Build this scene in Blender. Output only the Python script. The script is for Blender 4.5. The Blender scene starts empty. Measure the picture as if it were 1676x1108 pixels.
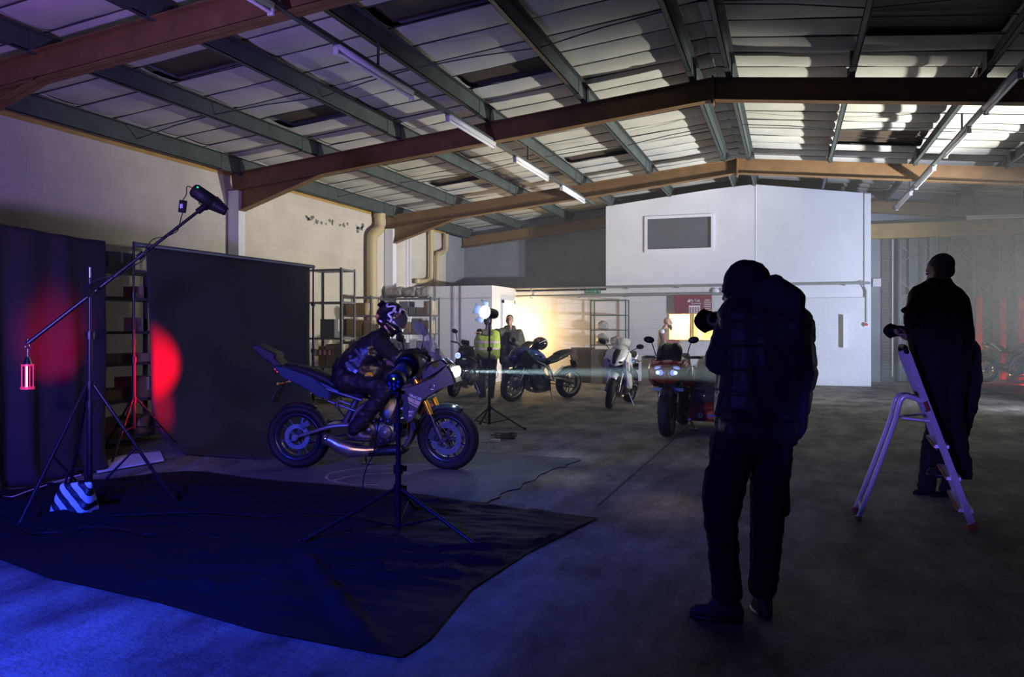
import bpy, bmesh, math, random
from mathutils import Vector, Matrix, noise
from math import sin, cos, pi, radians as rad
random.seed(7)
V = Vector
sc = bpy.context.scene
col = sc.collection

# ---------------------------------------------------------------- camera
FPX, HZ, CX, EYE = 1310.0, 535.0, 838.0, 1.4      # focal length in px, horizon row, centre column, eye height (m)
YAW = math.atan(452 / FPX)
RT = V((cos(YAW), sin(YAW), 0)); FW = V((-sin(YAW), cos(YAW), 0)); UP = V((0, 0, 1))
cam = bpy.data.cameras.new('camera'); cam.sensor_width = 36; cam.lens = FPX / 1676 * 36
cam.shift_y = -(554 - HZ) / 1676; cam.clip_start = .05; cam.clip_end = 200
camo = bpy.data.objects.new('camera', cam); col.objects.link(camo)
camo.location = (0, 0, EYE); camo.rotation_euler = (pi / 2, 0, YAW); sc.camera = camo

def W(px, py, d):
    """world point seen at a pixel of the photo, d metres deep"""
    return V((0, 0, EYE)) + FW * d + RT * ((px - CX) / FPX * d) + UP * ((HZ - py) / FPX * d)
def G(px, py, z=0):
    """world point at a pixel lying on the plane of height z"""
    return W(px, py, FPX * (EYE - z) / (py - HZ))
def WY(px, py, Y):
    u = (px - CX) / FPX
    return W(px, py, Y / (FW.y + RT.y * u))
def WX(px, py, X):
    u = (px - CX) / FPX
    return W(px, py, X / (FW.x + RT.x * u))

# ---------------------------------------------------------------- world, view, lights
sc.view_settings.view_transform = 'Standard'; sc.view_settings.look = 'None'
sc.view_settings.gamma = 1; sc.view_settings.use_curve_mapping = False
sc.view_settings.exposure = 0.06
wd = bpy.data.worlds.new('night'); sc.world = wd; wd.use_nodes = True
wd.node_tree.nodes['Background'].inputs[0].default_value = (.03, .035, .08, 1)
wd.node_tree.nodes['Background'].inputs[1].default_value = .05
sc.cycles.use_denoising = True
sc.cycles.max_bounces = 6; sc.cycles.volume_bounces = 0; sc.cycles.diffuse_bounces = 3
sc.cycles.sample_clamp_indirect = 4; sc.cycles.volume_step_rate = 4
sc.cycles.caustics_reflective = False; sc.cycles.caustics_refractive = False

def spot(name, loc, target, power, color, size=60, blend=.4, radius=.08):
    l = bpy.data.lights.new(name, 'SPOT'); l.energy = power; l.color = color
    l.spot_size = rad(size); l.spot_blend = blend; l.shadow_soft_size = radius
    o = bpy.data.objects.new(name, l); col.objects.link(o); o.location = loc
    o.rotation_euler = (V(target) - V(loc)).to_track_quat('-Z', 'Y').to_euler(); return o
def point(name, loc, power, color, radius=.1):
    l = bpy.data.lights.new(name, 'POINT'); l.energy = power; l.color = color; l.shadow_soft_size = radius
    o = bpy.data.objects.new(name, l); col.objects.link(o); o.location = loc; return o
def area(name, loc, target, power, color, sx, sy=None, spread=180):
    l = bpy.data.lights.new(name, 'AREA'); l.energy = power; l.color = color; l.shape = 'RECTANGLE'
    l.size = sx; l.size_y = sy or sx; l.spread = rad(spread)
    o = bpy.data.objects.new(name, l); col.objects.link(o); o.location = loc
    o.rotation_euler = (V(target) - V(loc)).to_track_quat('-Z', 'Y').to_euler(); return o

# cool strobe far to the right, low down: lights the roof, the white office wall and the left wall
spot('cool_strobe_light', (6.8, 13.6, .9), (-2.6, 20.6, 3.0), 4300, (.64, .73, 1.0), 70, .8, .10)
spot('roof_strobe_light', (6.6, 14.2, .9), (-1.6, 15.4, 4.9), 7000, (1, .98, .86), 72, .8, .10)
# warmer strobe beside it for the left wall and the near roof
spot('wall_strobe_light', (6.2, 12.6, 1.5), (-9.2, 15.6, 3.0), 1900, (1, .90, .76), 40, .9, .10)
# warm work light behind the man in the dark jacket
point('warm_work_light', (-6.75, 19.95, 1.25), 125, (1, .68, .28), .10)
# blue flash low to the left of the camera
spot('blue_flash_light', (-3.4, .6, 2.3), (-3.9, 3.0, 0), 2300, (.02, .05, 1.0), 100, .9, .12)
spot('blue_side_light', (-1.6, .2, 1.3), (2.4, 5.2, .8), 90, (.16, .14, 1.0), 60, .9, .10)
spot('blue_bike_light', (-4.6, 2.6, 1.6), (-4.2, 7.0, .5), 22, (.10, .16, 1.0), 50, .7, .10)
# violet light up into the near left roof
spot('violet_roof_light', (-3.4, 2.0, 1.6), (-8.4, 8.0, 4.2), 800, (.42, .26, 1.0), 95, .9, .12)
# red gelled flashes onto the grey backdrop and the black drape
q_ = WX(280, 608, -6.5); spot('red_backdrop_light', (-5.75, q_.y + .55, .85), q_ + V((0, -.04, .05)), 1300, (1, 0, .018), 48, 1, .04)
spot('red_backdrop_low_fill', (-5.75, q_.y + .75, .5), WX(285, 665, -6.45), 300, (1, 0, .018), 34, 1, .04)  # second unseen spot, added to stretch the red glow downwards
q_ = WX(88, 560, -6.3); spot('red_drape_light', (-5.3, q_.y - .1, .8), q_, 240, (1, 0, .06), 46, 1, .04)
spot('warm_floor_fill', (-1.2, 9.6, 2.3), G(1085, 828), 90, (1, .62, .35), 13, 1, .05)  # unseen spot added for the warm patch on the concrete
spot('green_floor_fill', (-2.6, 9.2, 2.3), G(925, 782), 70, (.85, 1, .55), 16, 1, .05)  # another added spot without a visible source, for the greenish floor patch
spot('violet_ladder_fill', (-.2, .6, 1.0), (.85, 6.0, .75), 560, (.20, .15, 1.0), 17, .8, .05)  # narrow unseen spot added to brighten the ladder
point('red_door_fill', (5.15, 21.35, .35), 40, (1, .02, .02), .05)  # unseen point added to redden the foot of the door
point('amber_door_fill', (4.2, 21.5, .3), 12, (1, .6, .2), .05)  # added point with no visible lamp, for the yellowish streak on the door
# ---------------------------------------------------------------- materials
def mat(name, c, rough=.6, metal=0, var=0, vscale=6, bump=0, bscale=30, emit=None, estr=0, spec=.5, trans=0, alpha=1, coat=0, sheen=0, stretch=None):
    m = bpy.data.materials.new(name); m.use_nodes = True; nt = m.node_tree; n = nt.nodes; L = nt.links
    b = n['Principled BSDF']; b.inputs['Base Color'].default_value = (*c, 1)
    b.inputs['Roughness'].default_value = rough; b.inputs['Metallic'].default_value = metal
    b.inputs['Specular IOR Level'].default_value = spec
    if coat: b.inputs['Coat Weight'].default_value = coat; b.inputs['Coat Roughness'].default_value = .08
    if sheen: b.inputs['Sheen Weight'].default_value = sheen
    if trans: b.inputs['Transmission Weight'].default_value = trans
    if alpha < 1: b.inputs['Alpha'].default_value = alpha
    if emit: b.inputs['Emission Color'].default_value = (*emit, 1); b.inputs['Emission Strength'].default_value = estr
    if var or bump:
        tc = n.new('ShaderNodeTexCoord'); mp = n.new('ShaderNodeMapping'); L.new(tc.outputs['Object'], mp.inputs[0])
        if stretch: mp.inputs['Scale'].default_value = stretch
    if var:
        t = n.new('ShaderNodeTexNoise'); t.inputs['Scale'].default_value = vscale; t.inputs['Detail'].default_value = 6
        L.new(mp.outputs[0], t.inputs['Vector'])
        r = n.new('ShaderNodeMapRange'); r.inputs['From Min'].default_value = .3; r.inputs['From Max'].default_value = .7
        r.inputs['To Min'].default_value = 1 - var; r.inputs['To Max'].default_value = 1 + var
        L.new(t.outputs['Fac'], r.inputs['Value'])
        mx = n.new('ShaderNodeVectorMath'); mx.operation = 'SCALE'; mx.inputs[0].default_value = c
        L.new(r.outputs[0], mx.inputs['Scale']); L.new(mx.outputs[0], b.inputs['Base Color'])
    if bump:
        t2 = n.new('ShaderNodeTexNoise'); t2.inputs['Scale'].default_value = bscale; t2.inputs['Detail'].default_value = 5
        L.new(mp.outputs[0], t2.inputs['Vector'])
        bp = n.new('ShaderNodeBump'); bp.inputs['Strength'].default_value = min(1, bump); bp.inputs['Distance'].default_value = .02
        L.new(t2.outputs['Fac'], bp.inputs['Height']); L.new(bp.outputs[0], b.inputs['Normal'])
    return m

def blockmat(name, c, cm, bw, bh, axes='YZ', rough=.8, bumpd=.01, var=.12, stain=None):
    """painted blockwork: brick texture laid in the wall's own plane"""
    m = bpy.data.materials.new(name); m.use_nodes = True; nt = m.node_tree; n = nt.nodes; L = nt.links
    b = n['Principled BSDF']; b.inputs['Roughness'].default_value = rough
    tc = n.new('ShaderNodeTexCoord'); sp = n.new('ShaderNodeSeparateXYZ'); cb = n.new('ShaderNodeCombineXYZ')
    L.new(tc.outputs['Object'], sp.inputs[0])
    L.new(sp.outputs[axes[0]], cb.inputs['X']); L.new(sp.outputs[axes[1]], cb.inputs['Y'])
    br = n.new('ShaderNodeTexBrick'); L.new(cb.outputs[0], br.inputs['Vector'])
    br.inputs['Scale'].default_value = 1; br.inputs['Brick Width'].default_value = bw; br.inputs['Row Height'].default_value = bh
    br.inputs['Mortar Size'].default_value = .008; br.inputs['Mortar Smooth'].default_value = .6
    br.inputs['Color1'].default_value = (*c, 1); br.inputs['Color2'].default_value = (*[x * .94 for x in c], 1)
    br.inputs['Mortar'].default_value = (*cm, 1)
    t = n.new('ShaderNodeTexNoise'); t.inputs['Scale'].default_value = 1.3; t.inputs['Detail'].default_value = 8
    L.new(tc.outputs['Object'], t.inputs['Vector'])
    r = n.new('ShaderNodeMapRange'); r.inputs['From Min'].default_value = .3; r.inputs['From Max'].default_value = .7
    r.inputs['To Min'].default_value = 1 - var; r.inputs['To Max'].default_value = 1 + var * .5
    L.new(t.outputs['Fac'], r.inputs['Value'])
    mx = n.new('ShaderNodeVectorMath'); mx.operation = 'SCALE'
    L.new(br.outputs['Color'], mx.inputs[0]); L.new(r.outputs[0], mx.inputs['Scale']); L.new(mx.outputs[0], b.inputs['Base Color'])
    t2 = n.new('ShaderNodeTexNoise'); t2.inputs['Scale'].default_value = 25; L.new(tc.outputs['Object'], t2.inputs['Vector'])
    ad = n.new('ShaderNodeMath'); ad.operation = 'MULTIPLY_ADD'; ad.inputs[1].default_value = -1
    L.new(br.outputs['Fac'], ad.inputs[0]); L.new(t2.outputs['Fac'], ad.inputs[2])
    bp = n.new('ShaderNodeBump'); bp.inputs['Strength'].default_value = .5; bp.inputs['Distance'].default_value = bumpd
    L.new(ad.outputs[0], bp.inputs['Height']); L.new(bp.outputs[0], b.inputs['Normal'])
    return m

# ---------------------------------------------------------------- mesh helpers
def frame_of(d):
    d = V(d).normalized(); a = V((0, 0, 1)) if abs(d.z) < .95 else V((1, 0, 0))
    x = d.cross(a).normalized(); y = x.cross(d).normalized(); return x, y, d
class MB:
    """collects shapes and links them as ONE mesh object; mi = material slot of the next shapes"""
    def __init__(s): s.v = []; s.f = []; s.m = []; s.mi = 0; s.sm = []; s.smooth = True
    def add(s, vs, fs, smooth=None):
        o = len(s.v); s.v += [V(p) for p in vs]
        for f in fs: s.f.append([i + o for i in f]); s.m.append(s.mi); s.sm.append(s.smooth if smooth is None else smooth)
        return s
    def box(s, lo, hi, rot=None, at=None):
        lo = V(lo); hi = V(hi)
        vs = [V((x, y, z)) for x in (lo.x, hi.x) for y in (lo.y, hi.y) for z in (lo.z, hi.z)]
        if rot is not None: vs = [rot @ p for p in vs]
        if at is not None: vs = [p + V(at) for p in vs]
        return s.add(vs, [(0, 1, 3, 2), (4, 6, 7, 5), (0, 4, 5, 1), (2, 3, 7, 6), (0, 2, 6, 4), (1, 5, 7, 3)], False)
    def beam(s, a, b, w, h, up=(0, 0, 1)):
        a = V(a); b = V(b); d = (b - a).normalized(); x = d.cross(V(up)).normalized(); y = x.cross(d)
        vs = [p + x * (i * w / 2) + y * (j * h / 2) for p in (a, b) for i, j in ((-1, -1), (1, -1), (1, 1), (-1, 1))]
        return s.add(vs, [(3, 2, 1, 0), (4, 5, 6, 7), (0, 1, 5, 4), (1, 2, 6, 5), (2, 3, 7, 6), (3, 0, 4, 7)], False)
    def tube(s, pts, r, n=8, cap=True, flat=1.0):
        """tube through points; r a number or one radius per point"""
        pts = [V(p) for p in pts]; rs = r if isinstance(r, (list, tuple)) else [r] * len(pts)
        vs = []; x = y = None
        for i, p in enumerate(pts):
            d = (pts[min(i + 1, len(pts) - 1)] - pts[max(i - 1, 0)])
            d = d.normalized() if d.length > 1e-9 else V((0, 0, 1))
            if x is None: x, y, _ = frame_of(d)
            else:
                x = (x - d * x.dot(d)); x = x.normalized() if x.length > 1e-6 else frame_of(d)[0]
                y = d.cross(x) * -1
                y = x.cross(d) if y.dot(x.cross(d)) > 0 else d.cross(x)
            for k in range(n):
                a = 2 * pi * k / n; vs.append(p + (x * cos(a) + y * sin(a) * flat) * rs[i])
        fs = []
        for i in range(len(pts) - 1):
            for k in range(n):
                fs.append((i * n + k, i * n + (k + 1) % n, (i + 1) * n + (k + 1) % n, (i + 1) * n + k))
        s.add(vs, fs)
        if cap:
            s.add(vs[:n], [tuple(range(n))[::-1]], False); s.add(vs[-n:], [tuple(range(n))], False)
        return s
    def cyl(s, a, b, r, r2=None, n=16): return s.tube([a, b], [r, r if r2 is None else r2], n)
    def lathe(s, prof, c, ax, n=32, close=True):
        """prof: (radius, along) pairs turned about axis ax through c"""
        x, y, d = frame_of(ax); c = V(c); vs = []
        for r, h in prof:
            for k in range(n):
                a = 2 * pi * k / n; vs.append(c + d * h + (x * cos(a) + y * sin(a)) * r)
        m = len(prof); fs = []
        for i in range(m if close else m - 1):
            j = (i + 1) % m
            for k in range(n): fs.append((i * n + k, i * n + (k + 1) % n, j * n + (k + 1) % n, j * n + k))
        return s.add(vs, fs)
    def prism(s, poly, t0, t1, to=lambda x, y, t: V((x, t, y)), bev=0.0):
        """side outline (x,z) given thickness from t0 to t1, edges drawn in by bev"""
        n = len(poly); cx = sum(p[0] for p in poly) / n; cz = sum(p[1] for p in poly) / n
        rings = [(t0, bev), (t0 + (bev if t1 > t0 else -bev), 0), (t1 - (bev if t1 > t0 else -bev), 0), (t1, bev)] if bev else [(t0, 0), (t1, 0)]
        vs = []
        for t, b in rings:
            for x, z in poly:
                dx, dz = x - cx, z - cz; l = math.hypot(dx, dz) or 1; k = max(0, 1 - b / l)
                vs.append(to(cx + dx * k, cz + dz * k, t))
        m = len(rings); fs = [tuple(range(n))[::-1], tuple(range((m - 1) * n, m * n))]
        for i in range(m - 1):
            for k in range(n): fs.append((i * n + k, i * n + (k + 1) % n, (i + 1) * n + (k + 1) % n, (i + 1) * n + k))
        return s.add(vs, fs, False)
    def ell(s, c, rx, ry=None, rz=None, R=None, nu=16, nv=10):
        ry = ry or rx; rz = rz or rx; c = V(c); vs = [V((0, 0, rz))]
        for i in range(1, nv):
            a = pi * i / nv
            for k in range(nu):
                b = 2 * pi * k / nu; vs.append(V((rx * sin(a) * cos(b), ry * sin(a) * sin(b), rz * cos(a))))
        vs.append(V((0, 0, -rz)))
        if R is not None: vs = [R @ p for p in vs]
        vs = [p + c for p in vs]; fs = []
        for k in range(nu):
            fs.append((0, 1 + k, 1 + (k + 1) % nu))
            for i in range(nv - 2): fs.append((1 + i * nu + k, 1 + (i + 1) * nu + k, 1 + (i + 1) * nu + (k + 1) % nu, 1 + i * nu + (k + 1) % nu))
            fs.append((1 + (nv - 2) * nu + k, len(vs) - 1, 1 + (nv - 2) * nu + (k + 1) % nu))
        return s.add(vs, fs)
    def hull(s, balls, seg=10):
        """convex hull of a set of balls (p, r)"""
        bm = bmesh.new(); 
        for p, r in balls:
            rr = V((r, r, r)) if isinstance(r, (int, float)) else V(r)
            for i in range(0, seg // 2 + 1):
                a = pi * i / (seg // 2)
                for k in range(seg if 0 < i < seg // 2 else 1):
                    b = 2 * pi * k / seg
                    bm.verts.new(V(p) + V((rr.x * sin(a) * cos(b), rr.y * sin(a) * sin(b), rr.z * cos(a))))
        r = bmesh.ops.convex_hull(bm, input=bm.verts[:])
        bm.verts.ensure_lookup_table()
        used = {}
        vs = []; fs = []
        for f in bm.faces:
            ff = []
            for v in f.verts:
                if v not in used: used[v] = len(vs); vs.append(v.co.copy())
                ff.append(used[v])
            fs.append(ff)
        bm.free(); return s.add(vs, fs)
    def loft(s, rings, closed=True, cap=True):
        n = len(rings[0]); vs = [V(p) for r in rings for p in r]; fs = []
        for i in range(len(rings) - 1):
            for k in range(n if closed else n - 1): fs.append((i * n + k, i * n + (k + 1) % n, (i + 1) * n + (k + 1) % n, (i + 1) * n + k))
        if cap and closed: fs += [tuple(range(n))[::-1], tuple(range((len(rings) - 1) * n, len(rings) * n))]
        return s.add(vs, fs)
    def grid(s, fn, nu, nv, thick=None):
        vs = [fn(i / nu, j / nv) for j in range(nv + 1) for i in range(nu + 1)]
        fs = [(j * (nu + 1) + i, j * (nu + 1) + i + 1, (j + 1) * (nu + 1) + i + 1, (j + 1) * (nu + 1) + i) for j in range(nv) for i in range(nu)]
        return s.add(vs, fs)
    def xf(s, M): s.v = [M @ p for p in s.v]; return s
    def mesh(s, name, org=V((0, 0, 0)), fix=True):
        me = bpy.data.meshes.new(name); me.from_pydata([p - org for p in s.v], [], s.f); 
        for p, m, k in zip(me.polygons, s.m, s.sm): p.material_index = m; p.use_smooth = k
        if fix:
            bm = bmesh.new(); bm.from_mesh(me); bmesh.ops.recalc_face_normals(bm, faces=bm.faces[:]); bm.to_mesh(me); bm.free()
        me.update(); return me
    def build(s, name, mats, parent=None, org=None, fix=True, sharp=None):
        """links the collected shapes. A top-level mesh gets its origin at its base; a part shares its parent's frame"""
        if org is None:
            if parent is not None: org = V(parent.get('_w', (0, 0, 0)))
            else:
                n = max(1, len(s.v)); org = V((sum(p.x for p in s.v) / n, sum(p.y for p in s.v) / n, min(p.z for p in s.v)))
        me = s.mesh(name, org, fix)
        for m in (mats if isinstance(mats, (list, tuple)) else [mats]): me.materials.append(m)
        o = bpy.data.objects.new(name, me); col.objects.link(o)
        if parent is None: o.location = org
        else: o.parent = parent
        o['_w'] = list(org)
        return o
def tag(o, label=None, cat=None, group=None, kind=None):
    if label: o['label'] = label
    if cat: o['category'] = cat
    if group: o['group'] = group
    if kind: o['kind'] = kind
    return o
def thing(name, label, cat, loc, group=None, kind=None):
    o = bpy.data.objects.new(name, None); col.objects.link(o); o.location = loc; o.empty_display_size = .1
    o['_w'] = list(V(loc)); return tag(o, label, cat, group, kind)
def kids(o): return [c for c in col.objects if c.parent == o]
def copy_tree(o, parent=None):
    c = o.copy(); col.objects.link(c)
    if parent is not None: c.parent = parent
    for k in kids(o): copy_tree(k, c)
    return c
def smoothpath(pts, k=6):
    pts = [V(p) for p in pts]; out = []
    for i in range(len(pts) - 1):
        p0 = pts[max(i - 1, 0)]; p1 = pts[i]; p2 = pts[i + 1]; p3 = pts[min(i + 2, len(pts) - 1)]
        for j in range(k):
            t = j / k
            out.append(.5 * ((2 * p1) + (p2 - p0) * t + (2 * p0 - 5 * p1 + 4 * p2 - p3) * t * t + (3 * p1 - p0 - 3 * p2 + p3) * t ** 3))
    out.append(pts[-1]); return out
def skin(mb, name, mats, parent, vox=.012, smooth=6, fold=0, fscale=(9, 9, 5), seed=0, org=None):
    """fuses overlapping closed shapes into one continuous surface (voxel remesh), smoothed, with optional cloth folds"""
    tmp = mb.build('tmp', mats, None, org=V((0, 0, 0)), fix=False)
    m = tmp.modifiers.new('r', 'REMESH'); m.mode = 'VOXEL'; m.voxel_size = vox; m.use_smooth_shade = True
    if smooth: q = tmp.modifiers.new('s', 'SMOOTH'); q.iterations = smooth; q.factor = .5
    dg = bpy.context.evaluated_depsgraph_get(); dg.update()
    me = bpy.data.meshes.new_from_object(tmp.evaluated_get(dg)); me.name = name
    bpy.data.objects.remove(tmp)
    o_ = V(org if org is not None else parent.get('_w', (0, 0, 0)))
    nrm = [v.normal.copy() for v in me.vertices]
    for v, nn in zip(me.vertices, nrm):
        if fold:
            p = v.co; q = V((p.x * fscale[0], p.y * fscale[1], p.z * fscale[2])) + V((seed * 3.1, 0, 0))
            a = noise.noise(q) ; b = noise.noise(q * 2.3 + V((5, 1, 2)))
            v.co = p + nn * fold * ((1 - abs(a) * 2.6) * .7 + b * .5)
        v.co -= o_
    for p in me.polygons: p.use_smooth = True
    me.materials.clear()
    for mm in (mats if isinstance(mats, (list, tuple)) else [mats]): me.materials.append(mm)
    o = bpy.data.objects.new(name, me); col.objects.link(o)
    if parent is not None: o.parent = parent
    else: o.location = o_
    o['_w'] = list(o_)
    return o
def textobj(name, body, size, loc, right, up, m, parent=None, extrude=.002, align='CENTER'):
    c = bpy.data.curves.new(name, 'FONT'); c.body = body; c.size = size; c.extrude = extrude; c.align_x = align; c.align_y = 'CENTER'
    t = bpy.data.objects.new(name, c); col.objects.link(t)
    r = V(right).normalized(); u = V(up).normalized(); nn = r.cross(u)
    M = Matrix((r, u, nn)).transposed().to_4x4(); M.translation = V(loc)
    dg = bpy.context.evaluated_depsgraph_get(); dg.update()
    me = bpy.data.meshes.new_from_object(t.evaluated_get(dg)); bpy.data.objects.remove(t)
    org = V(parent.get('_w', (0, 0, 0))) if parent is not None else V((0, 0, 0))
    me.transform(M); me.transform(Matrix.Translation(-org)); me.materials.clear(); me.materials.append(m)
    o = bpy.data.objects.new(name, me); col.objects.link(o)
    if parent is not None: o.parent = parent
    return o

# ---------------------------------------------------------------- palette
M_ = {}
def mm(k, *a, **kw):
    M_[k] = mat(k, *a, **kw); return M_[k]
mm('black_metal', (.02, .02, .022), .38, .6)
mm('black_plastic', (.012, .012, .013), .4, spec=.35)
mm('matt_black', (.008, .008, .009), .6, spec=.25)
mm('chrome', (.75, .75, .78), .15, 1)
mm('alloy', (.42, .42, .45), .35, .9, var=.1, vscale=30)
mm('dark_alloy', (.12, .12, .13), .4, .8)
mm('tyre', (.010, .010, .011), .6, bump=.2, bscale=60, spec=.22)
mm('white_paint', (.75, .75, .78), .4)
mm('purlin', (.065, .085, .085), .55, .3, var=.2, vscale=3)
mm('rafter', (.20, .11, .045), .6, .1, var=.2, vscale=4, bump=.1)
mm('ochre', (.42, .27, .08), .6, var=.15, vscale=3)
mm('liner', (.56, .55, .50), .65, var=.12, vscale=1.5, bump=.15, bscale=6)
mm('rooflight', (.075, .055, .04), .6, var=.15, vscale=4)
mm('white_wall', (.74, .74, .78), .7, var=.04, vscale=2, bump=.25, bscale=22)
mm('grey_wall', (.25, .28, .31), .85, var=.12, vscale=2, bump=.3, bscale=15)
mm('batten', (.78, .78, .84), .35)
mm('tubelamp', (.9, .9, .95), .25)
mm('pipe_cream', (.50, .40, .22), .5)
mm('conduit', (.30, .33, .33), .4, .4)
mm('rack_metal', (.16, .17, .20), .45, .5)
mm('black_cloth', (.007, .007, .008), .75, bump=.15, bscale=120, spec=.14)
mm('drape', (.022, .019, .022), .85, bump=.2, bscale=90, spec=.2)
mm('backdrop', (.036, .036, .034), .85, spec=.2, var=.15, vscale=1.6, bump=.05)
mm('mat_floor', (.055, .065, .065), .75, var=.25, vscale=2.5, bump=.2, bscale=40)
mm('glass_dark', (.10, .11, .13), .12)
# ---------------------------------------------------------------- room shell
RX, ZR, TN = -1.0, 4.9, .103          # ridge line x, height of the rafters' top at the ridge, roof slope
XL, XR = -9.2, 7.2
YB, YN = 22.3, -3.5
FR = [.95, 6.25, 11.6, 17.3, 22.1]
def roofz(x): return ZR - TN * abs(x - RX)
# floor
mf = bpy.data.materials.new('concrete'); mf.use_nodes = True
nt = mf.node_tree; n_ = nt.nodes; L_ = nt.links; b_ = n_['Principled BSDF']
tc = n_.new('ShaderNodeTexCoord')
def nz(scale, det=8, st=None):
    t = n_.new('ShaderNodeTexNoise'); t.inputs['Scale'].default_value = scale; t.inputs['Detail'].default_value = det; t.inputs['Roughness'].default_value = .65
    if st:
        mp = n_.new('ShaderNodeMapping'); mp.inputs['Scale'].default_value = st; L_.new(tc.outputs['Object'], mp.inputs[0]); L_.new(mp.outputs[0], t.inputs['Vector'])
    else: L_.new(tc.outputs['Object'], t.inputs['Vector'])
    return t
a = nz(.8); c = nz(3.5, 10, (1, .35, 1)); d = nz(26, 10)
mulm = n_.new('ShaderNodeMath'); mulm.operation = 'MULTIPLY'; L_.new(a.outputs['Fac'], mulm.inputs[0]); L_.new(c.outputs['Fac'], mulm.inputs[1])
cr = n_.new('ShaderNodeValToRGB'); cr.color_ramp.elements[0].position = .16; cr.color_ramp.elements[0].color = (.045, .042, .035, 1)
cr.color_ramp.elements[1].position = .40; cr.color_ramp.elements[1].color = (.34, .32, .25, 1)
L_.new(mulm.outputs[0], cr.inputs[0]); L_.new(cr.outputs[0], b_.inputs['Base Color'])
b_.inputs['Roughness'].default_value = .72
ad = n_.new('ShaderNodeMath'); ad.operation = 'MULTIPLY_ADD'; ad.inputs[1].default_value = .8; L_.new(c.outputs['Fac'], ad.inputs[0]); L_.new(d.outputs['Fac'], ad.inputs[2])
bp = n_.new('ShaderNodeBump'); bp.inputs['Strength'].default_value = 1.0; bp.inputs['Distance'].default_value = .035
L_.new(ad.outputs[0], bp.inputs['Height']); L_.new(bp.outputs[0], b_.inputs['Normal'])
mb = MB(); mb.box((XL - .3, YN, -.15), (XR + .3, YB + .3, 0)); fl = mb.build('floor', mf, org=V((0, 0, 0))); tag(fl, kind='structure')
# the joint across the concrete
mj = mat('joint', (.05, .045, .04), .9)
mb = MB()
p0, p1 = G(978, 828), G(1135, 690); p0.z = p1.z = .001
mb.beam(p0, p1, .02, .004); tag(mb.build('trim_1', mj), kind='structure')

# left wall with piers, cream up to the end bay and grey beyond it
mw = blockmat('cream_blockwork', (.60, .55, .48), (.57, .52, .45), .45, .225, 'YZ', bumpd=.004)
mb = MB(); mb.box((XL - .25, YN, 0), (XL, 20.9, 4.02)); wl = mb.build('wall_left', mw, org=V((0, 0, 0))); tag(wl, kind='structure')
mb = MB(); mb.box((XL - .25, 20.9, 0), (XL - .02, YB, 4.05)); tag(mb.build('wall_left_end', M_['grey_wall'], org=V((0, 0, 0))), kind='structure')
mb = MB(); mb.box((XL - .25, YN, 4.02), (XL, 20.9, 4.16)); tag(mb.build('trim_2', M_['ochre'], org=V((0, 0, 0))), kind='structure')
# peeling paint patches near the top of the left wall
mpe = mat('bare_patch', (.13, .16, .15), .9, var=.3, vscale=12)
random.seed(3); k = 0
mb = MB()
for i in range(26):
    y = random.uniform(13.9, 16.3); z = 3.62 + random.gauss(0, .06) - (.28 if 13.9 + 1 < y < 15.3 and random.random() < .3 else 0)
    r = random.uniform(.02, .085); pts = []
    m = random.randint(6, 9)
    for q in range(m):
        aa = 2 * pi * q / m; rr = r * random.uniform(.5, 1.2); pts.append(V((XL + .003, y + cos(aa) * rr, z + sin(aa) * rr * .7)))
    mb.add(pts, [tuple(range(m))], False)
tag(mb.build('trim_3', mpe, org=V((0, 0, 0)), fix=False), kind='structure')
# right wall, near wall
mb = MB(); mb.box((XR, YN, 0), (XR + .25, YB, 4.1)); tag(mb.build('wall_right', M_['grey_wall'], org=V((0, 0, 0))), kind='structure')
mb = MB(); mb.prism([(XL - .25, 0), (XR + .25, 0), (XR + .25, 4.1), (RX, 5.1), (XL - .25, 4.1)], YN - .2, YN); tag(mb.build('wall_near', M_['grey_wall'], org=V((0, 0, 0))), kind='structure')
# back gable, left of the office
mb = MB(); mb.prism([(XL - .25, 0), (-3.0, 0), (-3.0, roofz(-3) + .25), (XL - .25, 4.3)], YB, YB + .25); tag(mb.build('wall_back_left', M_['grey_wall'], org=V((0, 0, 0))), kind='structure')
mb = MB(); mb.prism([(-3.0, 2.6), (-3.0, 5.0), (RX, 5.2), (XR + .25, 4.3), (XR + .25, 3.85), (1.5, 3.85)], YB, YB + .25); tag(mb.build('wall_back_right', M_['grey_wall'], org=V((0, 0, 0))), kind='structure')

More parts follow.
